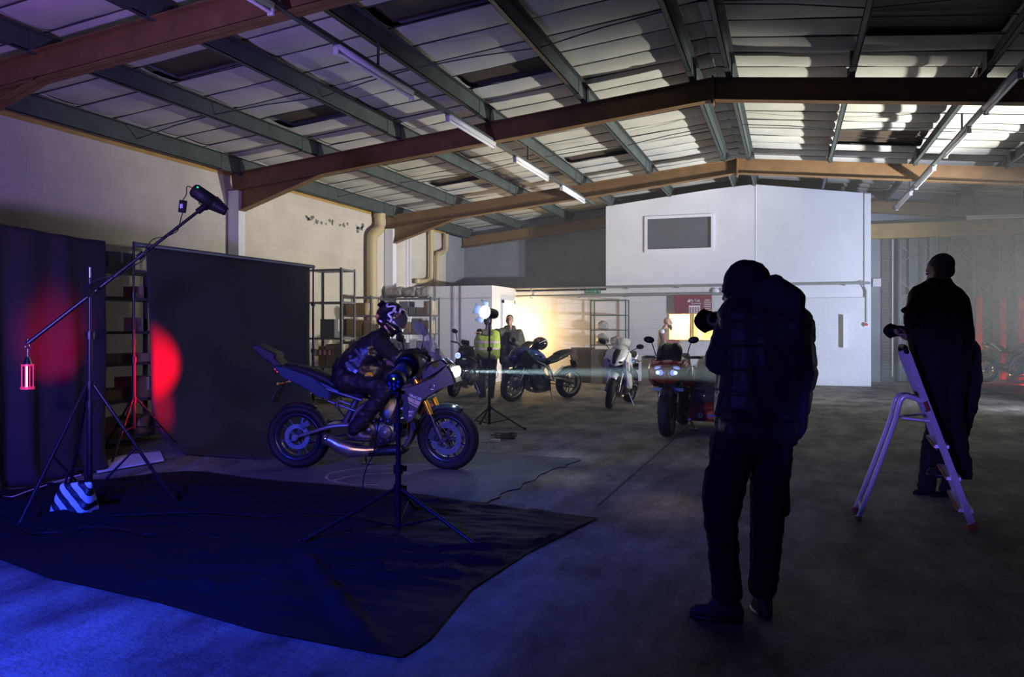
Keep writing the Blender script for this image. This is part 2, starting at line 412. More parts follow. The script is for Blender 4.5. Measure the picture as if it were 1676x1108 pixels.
# ceiling: quilted liner between the purlins, one sheet per slope; dark rooflight panels are let into it
PX = [-8.95, -7.38, -5.85, -4.33, -2.82, -1.25, -.75, .82, 2.35, 3.9, 5.45, 6.95]
LP = .62
def islight(bay, y):
    rows = {(-7.38, -5.85): (7.8, 10.3, 13.4, 16.2), (-4.33, -2.82): (5.2, 7.9, 10.35, 16.2), (.82, 2.35): (5.0, 10.1, 16.25), (3.9, 5.45): (7.6, 13.2)}
    for k_, r_ in rows.items():
        if abs(bay[0] - k_[0]) < .02 and any(abs(y - q) < .42 for q in r_): return True
    return False
def liner(x0, x1, nm):
    mb = MB(); edges = [x0] + [p for p in PX if x0 < p < x1] + [x1]
    for a0, a1 in zip(edges, edges[1:]):
        y = YN
        while y < YB:
            y1 = min(y + LP, YB); ycm = (y + y1) / 2; L0 = islight((a0, a1), ycm)
            nu, nv = (8, 8)
            rs = random.uniform(.7, 1.3); sk = random.uniform(-.04, .04)
            def fn(u, v):
                x = a0 + (a1 - a0) * u; yy = y + (y1 - y) * v
                z = roofz(x) + .30
                if L0: z += .05 + .015 * abs(sin(v * pi * 3))
                else:
                    ex = min(1, min(u, 1 - u) * 5)
                    z -= .042 * rs * (abs(sin(pi * v)) ** .6) * (.75 + .25 * ex) + sk * (u - .5) * .5
                    z += .012 * noise.noise(V((x * 2, yy * 2, 1)))
                return V((x, yy, z))
            mb.mi = 1 if L0 else 0
            mb.grid(fn, nu, nv)
            if L0:    # the lit cut edges of the quilt at both ends of a rooflight
                mb.mi = 2
            y = y1
    mb.mi = 0
    o = mb.build(nm, [M_['liner'], M_['rooflight']], org=V((0, 0, 0))); tag(o, kind='structure'); return o
liner(XL, RX, 'ceiling_left'); liner(RX, XR, 'ceiling_right')
mb = MB()
for s_ in (-1, 1):
    xe = XL - .3 if s_ < 0 else XR + .3
    mb.prism([(RX, roofz(RX) + .42), (xe, roofz(xe) + .42), (xe, roofz(xe) + .5), (RX, roofz(RX) + .5)], YN - .2, YB + .3)
tag(mb.build('ceiling_outer', M_['grey_wall'], org=V((0, 0, 0))), kind='structure')
# dark lap lines under the quilt joints
mlap = mat('lap_line', (.05, .05, .06), .7)
mb = MB(); y = YN + LP
while y < YB:
    for s_ in (-1, 1):
        xe = XL if s_ < 0 else XR
        prev = None
        for i in range(13):
            x = RX + (xe - RX) * i / 12; p = V((x, y + .01 * noise.noise(V((x, y, 3))), roofz(x) + .29))
            if prev is not None: mb.beam(prev, p, .018, .010)
            prev = p
    y += LP
tag(mb.build('ceiling_joints', mlap, org=V((0, 0, 0)), fix=False), kind='structure')
# purlins (zed section) and deeper eaves beams
for i, x in enumerate(PX):
    z = roofz(x); mb = MB()
    h = .21 if abs(x - RX) > .5 else .20
    deep = x < -8.5 or x > 6.5
    if deep: h = .26; z -= .04
    w = .065
    mb.box((x - .005, YN, z), (x + .005, YB, z + h)); mb.box((x - w, YN, z), (x + .005, YB, z + .008)); mb.box((x - w, YN, z), (x - w + .006, YB, z + .03))
    mb.box((x - .005, YN, z + h - .008), (x + w, YB, z + h))
    for Y in FR:        # sleeves bolted across the frames
        mb.box((x - w - .006, Y - .55, z - .006), (x + .012, Y - .3, z + h * .98)); mb.box((x - w * .6, Y - .1, z - .02), (x + .02, Y + .1, z + .2))
    tag(mb.build('roof_purlin', M_['purlin'], org=V((x, 0, z))), 'grey green steel roof purlin running the length of the shed', None, None, 'structure')
# portal frames: I section rafters with haunches, columns
def ibeam(mb, a, b, h, w=.17, t=.012, up=(0, 0, 1), h2=None):
    a = V(a); b = V(b); d = (b - a).normalized(); x = d.cross(V(up)).normalized(); y = x.cross(d); h2 = h2 or h
    def sec(p, h, lo0, lo1, hw):
        return [p - x * hw + y * lo0, p + x * hw + y * lo0, p + x * hw + y * lo1, p - x * hw + y * lo1]
    for lo0, lo1, e0, e1, hw in (((-t), 0, -t, 0, w / 2), (-h, -h + t, -h2, -h2 + t, w / 2), (-h, 0, -h2, 0, .006)):
        r0 = sec(a, h, lo0, lo1, hw); r1 = sec(b, h2, e0, e1, hw)
        mb.add(r0 + r1, [(3, 2, 1, 0), (4, 5, 6, 7), (0, 1, 5, 4), (1, 2, 6, 5), (2, 3, 7, 6), (3, 0, 4, 7)], False)
for Y in FR:
    mb = MB(); lastf = Y > 22
    for s_ in (-1, 1):
        xe = XL + .02 if s_ < 0 else XR - .02
        ibeam(mb, (RX, Y, ZR), (xe, Y, roofz(xe)), .31)
        if not lastf:
            xh = xe - s_ * 1.9; ibeam(mb, (xh, Y, roofz(xh) - .29), (xe, Y, roofz(xe) - .29), .012, .17, .012, h2=.42)
            mc = MB(); mc.box((min(xe - s_ * .22, xe), Y - .09, 0), (max(xe - s_ * .22, xe), Y + .09, roofz(xe) - .3)); tag(mc.build('column', M_['white_wall'], org=V((xe, Y, 0))), 'white boxed steel column', None, None, 'structure')
        for px_ in PX:
            if (px_ - RX) * s_ > 0: mb.box((px_ - .075, Y - .07, roofz(px_) - .002), (px_ - .02, Y + .07, roofz(px_) + .13))
    mb.box((RX - .012, Y - .1, ZR - .37), (RX + .012, Y + .1, ZR + .02))
    for dz in (0, .08, .2, .3):
        for dy in (-.055, .055): mb.cyl((RX - .03, Y + dy, ZR - .32 + dz), (RX + .03, Y + dy, ZR - .32 + dz), .012, n=6)
    tag(mb.build('roof_rafter_frame', M_['rafter'], org=V((RX, Y, 0))), 'rust brown steel portal frame spanning the shed', None, None, 'structure')
# sag rods slung across the purlins
for Y in (3.6, 9.1, 14.6):
    mb = MB()
    for s_ in (-1, 1):
        xs = [x for x in PX if (x - RX) * s_ > 0]; xs.sort(key=lambda q: abs(q - RX))
        for k_, (a, b) in enumerate(zip(xs, xs[1:])):
            q = -1 if k_ % 2 else 1
            mb.tube([(a, Y - .12 * q, roofz(a) + .05), ((a + b) / 2, Y, roofz((a + b) / 2) + .07), (b, Y + .12 * q, roofz(b) + .05)], .008, 6)
    tag(mb.build('roof_sag_rods', M_['purlin'], org=V((RX, Y, ZR))), None, None, None, 'structure')

# ---- low store in the back left corner
YF = 20.6; HS = 2.44
mb = MB(); mb.box((XL, 18.75, 0), (-7.0, YF, HS)); tag(mb.build('wall_store', M_['white_wall'], org=V((0, 0, 0))), kind='structure')
mb = MB()
for z in (2.12,): mb.box((XL, 18.735, z), (-7.0, 18.75, z + .012))
for x in (-8.55, -7.85): mb.box((x, 18.73, 0), (x + .02, 18.75, HS))
mb.cyl((-8.0, 18.72, .1), (-8.0, 18.72, HS), .012); tag(mb.build('trim_4', M_['conduit'], org=V((0, 0, 0))), kind='structure')
# store door in its right face
mb = MB(); mb.box((-7.0, 19.55, 0), (-6.97, 20.35, 2.02)); mb.box((-7.0, 19.45, 0), (-6.955, 19.55, 2.1)); mb.box((-7.0, 20.35, 0), (-6.955, 20.43, 2.1)); mb.box((-7.0, 19.45, 2.02), (-6.955, 20.43, 2.1))
tag(mb.build('door_1', M_['white_wall'], org=V((0, 0, 0))), kind='structure')
# ---- office block: lower wall all along, upper wall only from x=-4.5
mwy = blockmat('pale_render', (.74, .72, .70), (.66, .63, .60), .45, .225, 'XZ', var=.05)
wx0, wx1, wz0, wz1 = WY(1092, 540, YF).x, WY(1186, 540, YF).x, WY(1120, 556, YF).z, WY(1120, 514, YF).z
mb = MB()
xa, xb_ = -7.0, 1.84
YW = YF + .18
for lo, hi in (((xa, YF, 0), (wx0, YW, HS)), ((wx1, YF, 0), (xb_, YW, HS)), ((wx0, YF, 0), (wx1, YW, wz0)), ((wx0, YF, wz1), (wx1, YW, HS))): mb.box(lo, hi)
tag(mb.build('wall_back', mwy, org=V((0, 0, 0))), kind='structure')
x0, x1, xm = WY(992, 400, YF).x, xb_, WY(1237, 400, YF).x
zL = WY(993, 338, YF).z; zM = WY(1208, 303, YF).z; zR_ = WY(1425, 317, YF).z
# upper window hole
ux0, ux1, uz0, uz1 = WY(1060, 400, YF).x, WY(1164, 400, YF).x, WY(1110, 407, YF).z, WY(1110, 357, YF).z
def topz(x): return zL + (zM - zL) * (x - x0) / (WY(1208, 300, YF).x - x0) if x < WY(1208, 300, YF).x else zM + (zR_ - zM) * (x - WY(1208, 300, YF).x) / (x1 - WY(1208, 300, YF).x)
mb = MB(); Yu = YF - .02
def slab(xa_, xb2, za, zb0, zb1):
    mb.prism([(xa_, za), (xb2, za), (xb2, zb1), (xa_, zb0)], Yu, Yu + .15)
slab(x0, ux0, HS, topz(x0), topz(ux0)); slab(ux1, xm, HS, topz(ux1), topz(WY(1208, 300, YF).x)); slab(ux0, ux1, HS, uz0, uz0); slab(ux0, ux1, uz1, topz(ux0), topz(ux1))
tag(mb.build('wall_office_upper', M_['white_wall'], org=V((0, 0, 0))), kind='structure')
mb = MB(); mb.prism([(xm, 0), (x1, 0), (x1, zR_), (xm, zM - .01)], Yu + .004, Yu + .14); mb.cyl((xm, Yu, HS), (xm, Yu, zM), .014)
tag(mb.build('wall_office_right', M_['white_wall'], org=V((0, 0, 0))), kind='structure')
mb = MB(); mb.box((x1 - .14, YF - .055, 0), (x1, YB, zR_)); tag(mb.build('wall_office_side', M_['white_wall'], org=V((0, 0, 0))), kind='structure')
mb = MB(); mb.box((x0, YF + .1, HS), (x0 + .12, YB, topz(x0))); tag(mb.build('wall_office_left', M_['white_wall'], org=V((0, 0, 0))), kind='structure')
mb = MB(); mb.box((-7.0, YF, HS - .08), (x0, YB, HS)); tag(mb.build('ceiling_store', M_['grey_wall'], org=V((0, 0, 0))), kind='structure')
# skirting and raised plaster on the right of the lower wall
mb = MB(); xs0 = WY(1318, 500, YF).x
mb.box((xs0, YF - .075, 0), (x1 - .01, YF - .05, .16)); mb.box((xs0, YF - .065, 0), (x1 - .015, YF - .052, 2.1)); 
tag(mb.build('baseboard_back', mat('rough_plaster', (.68, .68, .72), .75, bump=.6, bscale=14), org=V((0, 0, 0))), kind='structure')
# upper window
mb = MB(); t = .07
for lo, hi in (((ux0 - t, Yu - .04, uz0 - t), (ux1 + t, Yu + .06, uz0)), ((ux0 - t, Yu - .04, uz1), (ux1 + t, Yu + .06, uz1 + t)), ((ux0 - t, Yu - .04, uz0), (ux0, Yu + .06, uz1)), ((ux1, Yu - .04, uz0), (ux1 + t, Yu + .06, uz1))): mb.box(lo, hi)
w1 = mb.build('window_1', M_['batten'], org=V((ux0, YF, uz0))); tag(w1, kind='structure')
mb = MB(); mb.box((ux0, Yu + .03, uz0), (ux1, Yu + .04, uz1)); mb.build('window_pane', M_['glass_dark'], w1)
mb = MB(); mb.box((ux0 - .3, Yu + .16, uz0 - .2), (ux1 + .3, Yu + .2, uz1 + .2)); tag(mb.build('wall_office_inner', M_['grey_wall'], org=V((0, 0, 0))), kind='structure')
# lit hatch window with a bright room behind it
mb = MB(); t = .035
for lo, hi in (((wx0, YF - .02, wz0 - t), (wx1, YF + .1, wz0)), ((wx0, YF - .02, wz1), (wx1, YF + .1, wz1 + t))): mb.box(lo, hi)
for px_ in (1094, 1130.5, 1134, 1184): 
    xx = WY(px_, 540, YF).x; mb.box((xx - .02, YF - .01, wz0), (xx + .02, YF + .08, wz1))
w2 = mb.build('window_2', mat('pine_frame', (.65, .42, .18), .5), org=V((wx0, YF, wz0))); tag(w2, kind='structure')
mb = MB(); mb.box((wx0 - .02, YF + .05, wz0), (wx1 + .02, YF + .055, wz1)); mb.build('window_pane', mat('clear_pane', (.9, .9, .9), .05, trans=1, alpha=.25), w2)
mr = mat('office_room', (.85, .74, .50), .7)
mb = MB(); ra, rb, rc, rd = wx0 - .6, wx1 + .6, .3, HS - .1
mb.box((ra, YF + 1.5, rc), (rb, YF + 1.55, rd)); mb.box((ra, YF + .2, rc - .05), (rb, YF + 1.5, rc)); mb.box((ra, YF + .2, rd), (rb, YF + 1.5, rd + .05))
mb.box((ra - .05, YF + .2, rc), (ra, YF + 1.5, rd)); mb.box((rb, YF + .2, rc), (rb + .05, YF + 1.5, rd))
tag(mb.build('wall_office_room', mr, org=V((0, 0, 0))), kind='structure')
mb = MB()
xx = WY(1125, 540, YF).x; mb.box((xx - .1, YF + 1.44, rc), (xx + .1, YF + 1.5, rd)); xx = WY(1147, 540, YF).x; mb.box((xx - .12, YF + 1.47, 1.12), (xx + .15, YF + 1.49, 1.32))
mb.build('notice_panel', mat('cork', (.35, .26, .12), .8), w2)
area('office_ceiling_light', ((wx0 + wx1) / 2, YF + .8, HS - .2), ((wx0 + wx1) / 2, YF + .8, 0), 260, (1, .78, .38), 1.4, .6)
# pipes along the office wall
for (pa, pb, r, nm) in ((WY(846, 472, YF - .05), WY(1424, 467.5, YF - .1), .028, 1), (WY(846, 484.5, YF - .05), WY(1184, 485.5, YF - .05), .035, 2)):
    pa = V((pa.x, YF - .11, 2.43 if nm == 1 else 2.22)); pb = V((pb.x, YF - .11, 2.43 if nm == 1 else 2.22))
    mb = MB(); mb.cyl(pa, pb, r)
    k_ = pa.x + .4
    while k_ < pb.x: mb.box((k_, YF - .14, pa.z - .05), (k_ + .04, YF, pa.z + .01)); k_ += 1.3
    tag(mb.build('conduit_pipe', M_['conduit']), ('grey pipe along the back wall just above the red sign', 'lower grey pipe crossing behind the red sign on the back wall')[nm - 1], 'pipe')
# right part: brick pier, side panel, folding door with lattice gate
def bx(px_, Y=YB): return WY(px_, 600, Y).x
mbr = blockmat('dark_brick', (.10, .10, .10), (.20, .20, .19), .225, .075, 'XZ')
mb = MB(); mb.box((bx(1443), YB - .12, 0), (bx(1462), YB, 3.85)); tag(mb.build('wall_brick_pier', mbr, org=V((0, 0, 0))), kind='structure')
mb = MB(); mb.box((x1, YB - .05, 0), (bx(1443), YB + .1, 3.85)); tag(mb.build('wall_back_panel', M_['grey_wall'], org=V((0, 0, 0))), kind='structure')
# folding shutter door: ribbed steel leaves, lattice braces
msh = mat('shutter_steel', (.10, .13, .135), .40, .5, var=.25, vscale=5, bump=.3, bscale=18)
mb = MB(); xs_, xe_ = bx(1468), XR
pts = []; x = xs_; k_ = 0
while x < xe_ + .1:
    for dx, dy in ((0, 0), (.04, .12), (.22, .12), (.26, 0), (.46, 0)): pts.append((x + dx, dy))
    x += .46
vs = []; 
for (xx, yy) in pts: vs += [V((xx, YB - .13 + yy, .03)), V((xx, YB - .13 + yy, 3.62))]
mb.add(vs, [(2 * i, 2 * i + 2, 2 * i + 3, 2 * i + 1) for i in range(len(pts) - 1)], False)
dr = mb.build('door_2', msh, org=V((xs_, YB, 0)), fix=False); tag(dr, kind='structure')
mb = MB()
x = xs_ + .05
while x < xe_:
    mb.box((x, YB - .20, .05), (x + .025, YB - .18, 3.5)); x += .54
zz = .2
for zz in (.25, 1.15, 2.05, 2.95):
    x = xs_ + .05
    while x < xe_ - .5:
        mb.beam((x, YB - .20, zz), (x + .54, YB - .20, zz + .5), .02, .006, (0, 1, 0)); mb.beam((x, YB - .21, zz + .5), (x + .54, YB - .21, zz), .02, .006, (0, 1, 0)); x += .54
mb.build('lattice_gate', M_['rack_metal'], dr, fix=False)
for xx, m_ in ((4.12, 'amber'), (4.40, 'red'), (4.90, 'red'), (5.30, 'red'), (5.75, 'red')):
    mb = MB(); mb.box((xx - .07, YB - .165, .12), (xx + .07, YB - .15, 2.15 if m_ == 'red' else 1.5)); mb.build('door_strip', bpy.data.materials.get('strip_' + m_) or mat('strip_' + m_, (.75, .03, .04) if m_ == 'red' else (.6, .42, .2), .5, var=.2), dr)
mb = MB(); mb.box((x1, YB - .3, 3.62), (XR, YB - .02, 3.72)); mb.box((x1, YB - .34, 3.72), (XR, YB - .3, 3.98)); tag(mb.build('trim_5', M_['ochre'], org=V((0, 0, 0))), kind='structure')
mb = MB(); mb.cyl((bx(1461.5, YB - .3), YB - .2, .15), (bx(1462, YB - .3), YB - .2, 3.6), .014); tag(mb.build('conduit_pipe', M_['batten']), 'thin pale upright pipe on the brick pier beside the folding door', 'pipe')
mb = MB(); mb.box((bx(1428), YB - .16, 2.42), (bx(1441), YB - .06, 2.62)); tag(mb.build('junction_box', M_['batten']), 'small pale box on the wall between white office and brick pier', 'box')
# red streaks at the foot of the door: coloured strips and added lamps
# eaves timbers between gutter outlets, cream downpipes
def downpipe(pts, r, lbl):
    mb = MB(); mb.tube(smoothpath(pts, 6), r, 14)
    for p in (pts[0], pts[-1]): mb.cyl(V(p) - V((0, 0, .05)), V(p) + V((0, 0, .05)), r * 1.15, n=14)
    tag(mb.build('downpipe', M_['pipe_cream']), lbl, 'pipe')
q = WX(611, 360, XL + .16).y
downpipe([(XL + .16, q + .3, 4.0), (XL + .16, q + .3, 3.78), (XL + .17, q + .22, 3.66), (XL + .17, q - .02, 3.52), (XL + .17, q - .08, 3.3), (XL + .17, q - .08, 2.2), (XL + .17, q - .08, .05)], .12, 'thick cream downpipe on the left wall behind the stacked shelving')
q = 19.85
downpipe([(XL + .14, q + .75, 3.95), (XL + .14, q + .75, 3.62), (XL + .14, q + .6, 3.5), (XL + .14, q + .3, 3.42), (XL + .14, q + .15, 3.3), (XL + .14, q + .15, 2.44)], .065, 'thin cream downpipe dropping onto the store roof, right of the pair')
downpipe([(XL + .14, q - .25, 3.95), (XL + .14, q - .25, 2.85), (XL + .14, q - .35, 2.66), (XL + .14, q - .7, 2.6), (XL + .14, q - 1.1, 2.58)], .065, 'thin cream downpipe bending along the store roof, left of the pair')
for yy in (18.35,): 
    mb = MB(); mb.box((XL, yy, 0), (XL + .06, yy + .05, 3.7)); mb.box((XL, yy + .16, 0), (XL + .06, yy + .2, 3.7)); tag(mb.build('trim_6', M_['batten'], org=V((0, 0, 0))), kind='structure')

# ---- fluorescent lights on two trunking runs
TZ = 4.24
def trunk(x, y0, y1, lbl):
    mb = MB(); mb.box((x - .03, y0, TZ), (x + .03, y1, TZ + .05))
    y = y0 + .4
    t = tag(mb.build('light_trunking', M_['purlin'], org=V((x, y0, TZ))), lbl, 'trunking')
    while y < y1: m2 = MB(); m2.box((x - .012, y, TZ + .05), (x + .012, y + .02, roofz(x) - .0)); m2.build('hanger', M_['purlin'], t); y += 5.4
    return t
trunk(-4.3, YN + .2, 18.3, 'long dark lighting trunking under the left roof slope'); trunk(2.42, YN + .2, 21.4, 'long dark lighting trunking under the right roof slope')
def batten_mesh(x, y0, L, lbl, first=None, across=False):
    if first is not None and abs(first['_L'] - L) < .02:
        o = copy_tree(first); o.location = (x, y0, TZ)
        if across: o.rotation_euler = (0, 0, -pi / 2)
        o['label'] = lbl; return o
    t = thing('fluorescent_light', lbl, 'ceiling light', (x, y0, TZ), 'fluorescent battens on the trunking'); t['_L'] = L
    mb = MB(); mb.loft([[V((x + a * w, y, TZ - h)) for a, h in ((-1, 0), (1, 0), (.7, .05), (-.7, .05))] for y, w in ((y0, .045), (y0 + L, .045))]); mb.build('batten_body', M_['batten'], t)
    for e in (y0, y0 + L): mb = MB(); mb.box((x - .03, e - .01, TZ - .10), (x + .03, e + .015, TZ - .03)); mb.build('end_cap', M_['batten'], t)
    mb = MB(); mb.cyl((x, y0 + .01, TZ - .075), (x, y0 + L - .01, TZ - .075), .018, n=12); mb.build('tube', M_['tubelamp'], t)
    return t
def yat(px_, x): return WX(px_, 300, x).y
f0 = None
for a, b, l in ((380, 443, 'fluorescent batten on the left run, cut by the top of the picture'), (550, 673, 'long fluorescent batten on the left run before the second rafter'), (733, 808, 'fluorescent batten on the left run ending at the middle rafter'), (843, 895, 'fluorescent batten on the left run just beyond the middle rafter'), (919, 955, 'farthest fluorescent batten on the left run, near the white office')):
    ya, yb = yat(a, -4.3), yat(b, -4.3)
    if a == 380: ya = yb - 1.75
    o = batten_mesh(-4.3, ya, (yb - ya), l)
for a, b, l in ((1676, 1614, 'fluorescent batten on the right run at the right picture edge'), (1586, 1548, 'fluorescent batten on the right run above the man on the ladder'), (1529, 1500, 'second farthest fluorescent batten on the right run'), (1491, 1468, 'farthest fluorescent batten on the right run, right of the office')):
    ya, yb = yat(a, 2.42), yat(b, 2.42)
    if a == 1676: ya = yb - 1.6
    batten_mesh(2.42, ya, (yb - ya), l)
t = thing('fluorescent_light', 'fluorescent batten mounted crosswise above the folding door', 'ceiling light', (3.6, YB - 1.2, 3.9))
pa, pb = WY(1582, 355, YB - 1.2), WY(1700, 361, YB - 1.2); pb.z = pa.z
mb = MB(); mb.beam(pa, pb, .08, .05); mb.build('batten_body', M_['batten'], t); mb = MB(); mb.cyl(pa - V((0, 0, .05)), pb - V((0, 0, .05)), .02); mb.build('tube', M_['tubelamp'], t)
mb = MB()
for f in (.1, .8): p = pa.lerp(pb, f); mb.box((p.x - .01, p.y - .01, p.z), (p.x + .01, p.y + .01, roofz(p.x) + .25))
mb.build('hanger', M_['purlin'], t)
# purple thin cable hanging from frame to frame is left to the signs below
# ---- signs
mred = mat('red_sign', (.22, .035, .045), .35)
sx0, sx1, sz0, sz1 = WY(1106, 500, YF).x, WY(1166, 500, YF).x, WY(1130, 513.5, YF).z, WY(1130, 485, YF).z
mb = MB(); mb.box((sx0, YF - .17, sz0), (sx1, YF - .155, sz1 + .03)); sg = mb.build('wall_sign', mred); tag(sg, 'dark red sign with white lettering above the lit hatch window', 'sign')
mwh = mat('sign_white', (.8, .78, .8), .5)
def onsign(px_, py_): 
    p = WY(px_, py_, YF - .175); return p
mb = MB(); a, b = onsign(1127.5, 500), onsign(1146, 513)
mb.box((a.x, YF - .178, b.z), (b.x, YF - .171, a.z)); o = mb.build('sign_panel', mwh, sg)
mb = MB()
for i in range(4):
    for j in range(3):
        p = onsign(1130 + i * 4.4, 504 + j * 3.2); mb.box((p.x - .022, YF - .183, p.z - .018), (p.x + .022, YF - .1785, p.z + .016))
mb.build('sign_marks', mred, sg)
textobj('sign_text', 'Mi-Tek', .095, onsign(1137, 492), (1, 0, 0), (0, 0, 1), mwh, sg)
textobj('sign_text', 'Sciences', .07, onsign(1139.5, 496.6), (1, 0, 0), (0, 0, 1), mwh, sg)
mb = MB(); p = onsign(1127.5, 492.5); mb.add([p + V((-.04, 0, -.03)), p + V((.04, 0, -.03)), p + V((0, 0, .04)), p + V((-.04, .004, -.03)), p + V((.04, .004, -.03)), p + V((0, .004, .04))], [(0, 1, 2), (5, 4, 3), (0, 3, 4, 1), (1, 4, 5, 2), (2, 5, 3, 0)], False)
for j in range(6):
    p = onsign(1158, 491 + j * 3.4); w = random.uniform(.06, .1); mb.box((p.x - w, YF - .176, p.z - .008), (p.x + w, YF - .1712, p.z + .008))
mb.build('sign_lettering', mwh, sg)
# green exit sign with running man and arrow
p = WY(971, 477, YF - .03); mb = MB(); w = .19; h = .055
mb.box((p.x - w, YF - .03, p.z - h), (p.x + w, YF - .001, p.z + h)); ex = mb.build('exit_sign', mat('exit_green', (.02, .16, .09), .4)); tag(ex, 'small green exit sign with an arrow on the back wall', 'sign')
mwx = mat('exit_white', (.6, .7, .62), .5)
textobj('sign_text', 'Fire exit', .065, (p.x - .085, YF - .032, p.z), (1, 0, 0), (0, 0, 1), mwx, ex)
mb = MB(); q = V((p.x, YF - .034, p.z))
def s2(pts, r=.006): mb.tube([q + V((x, 0, z)) for x, z in pts], r, 6)
s2([(.115, 0), (.165, 0)]); s2([(.15, .025), (.17, 0), (.15, -.025)]); s2([(.055, .02), (.05, -.005), (.03, -.03)]); s2([(.05, -.005), (.07, -.015), (.065, -.035)]); s2([(.03, .01), (.055, .018), (.075, .005)]); mb.ell(q + V((.06, 0, .032)), .008)
mb.build('sign_pictogram', mwx, ex)
# things on the right half of the office wall
def vent(px_, lbl):
    p = WY(px_, 477, YF - .03); mb = MB(); c_ = V((p.x, YF, p.z)); mb.lathe([(.0, -.09), (.055, -.09), (.075, -.07), (.075, 0), (0, 0)], c_, (0, 1, 0), 20, False)
    mb.lathe([(.075, -.075), (.085, -.075), (.085, -.03), (.075, -.03)], c_, (0, 1, 0), 20); tag(mb.build('bulkhead_light', M_['batten']), lbl, 'wall light')
vent(1172, 'small round white bulkhead lamp on the office wall right of the sign'); vent(1186, 'small round white bulkhead lamp half hidden by the blue hood')
t = thing('emergency_button', 'red stop button with its conduit on the right end of the office wall', 'switch', WY(1418, 531, YF - .1))
p = WY(1418, 531, YF - .1); mb = MB(); mb.box((p.x - .05, YF - .12, p.z - .05), (p.x + .05, YF - .05, p.z + .05)); mb.build('switch_box', M_['batten'], t)
mb = MB(); mb.cyl((p.x, YF - .17, p.z), (p.x, YF - .12, p.z), .035); mb.build('button', mat('stop_red', (.45, .05, .03), .4), t)
mb = MB(); mb.tube([(p.x, YF - .09, p.z + .05), (p.x, YF - .09, p.z + .8), (p.x - .06, YF - .09, p.z + .92), (p.x - .16, YF - .09, p.z + 1.0), (p.x - .05, YF - .1, p.z + 1.03)], .012); mb.build('cable', M_['conduit'], t)
p = WY(1381, 542, YF - .1); mb = MB(); mb.box((p.x - .018, YF - .19, p.z - .37), (p.x + .018, YF - .055, p.z + .39)); mb.box((p.x - .02, YF - .15, p.z - .39), (p.x + .08, YF - .055, p.z - .35)); tag(mb.build('wall_bracket', M_['batten']), 'upright white bracket standing out from the right half of the office wall', 'bracket')
# ---------------------------------------------------------------- cloths on the floor
mid = V((0, 0, 0))
front = [G(-260, 840), G(-40, 902), G(75, 947), G(250, 986), G(420, 1035), G(590, 1068), G(655, 1080)]
right = [G(655, 1080), G(700, 1052), G(770, 968), G(862, 908), G(977, 850)]
back = [G(-60, 812), G(120, 792), G(270, 775), G(330, 773), G(420, 785), G(560, 796), G(700, 812), G(820, 830), G(977, 849)]
def poly(pts, t):
    L = [0]; 
    for a, b in zip(pts, pts[1:]): L.append(L[-1] + (b - a).length)
    s = t * L[-1]
    for i in range(len(pts) - 1):
        if s <= L[i + 1] or i == len(pts) - 2: return pts[i].lerp(pts[i + 1], (s - L[i]) / (L[i + 1] - L[i]))
sb = smoothpath(back, 5); sf = front + right[1:]
def clothfn(u, v):
    a = poly(sf, u); b = poly(sb, u); p = a.lerp(b, v)
    e = min(1, min(v, 1 - v) * 14, u * 10 + .2, (1 - u) * 10)
    q = p.copy()
    w1 = noise.noise(V((q.x * .9 + q.y * .35, q.y * 3.6 - q.x * .6, 0)))
    w2 = noise.noise(V((q.x * 2.2, q.y * 7, 4))); w3 = noise.noise(V((q.x * 7, q.y * 6, 9)))
    wm = max(0, noise.noise(V((q.x * .5, q.y * .6, 7))) + .15); z = .010 + e * ((.03 * max(0, 1 - abs(w1) * 5) + .016 * max(0, 1 - abs(w2) * 5)) * (.25 + 1.8 * wm + 1.3 * max(0, v - .45) + 1.2 * max(0, .3 - u)) + .004 * w3)
    # one long raised fold towards the near corner
    A = G(500, 930); B = G(610, 1062); ab = B - A; t = max(0, min(1, (q - A).dot(ab) / ab.length_squared)); dd = (q - A - ab * t).length
    z += .055 * math.exp(-(dd / .05) ** 2) * e
    p.z = max(.006, z); return p
mb = MB(); mb.grid(clothfn, 190, 130); cl = mb.build('floor_cloth', M_['black_cloth'], org=G(500, 900), fix=True)
tag(cl, 'large creased black cloth spread over the floor in front', 'cloth')
# green grey mat under the bike, ragged on its right edge
m0 = [G(362, 782), G(430, 726), G(560, 728), G(700, 733), G(800, 742), G(950, 752), G(905, 771), G(855, 795), G(797, 825), G(640, 806), G(480, 793)]
mpts = []
for i, p in enumerate(m0):
    q = m0[(i + 1) % len(m0)]
    for j in range(6):
        t = p.lerp(q, j / 6); k_ = 1 if 5 <= i <= 7 else .15
        t += V((random.uniform(-.05, .05), random.uniform(-.05, .05), 0)) * k_; mpts.append(t)
mb = MB(); mb.prism([(p.x, p.y) for p in mpts], .002, .009, to=lambda x, y, t: V((x, y, t)))
ft = mb.build('floor_mat', M_['mat_floor']); tag(ft, 'dull green grey rubber mat with a ragged right edge under the motorcycle', 'mat')
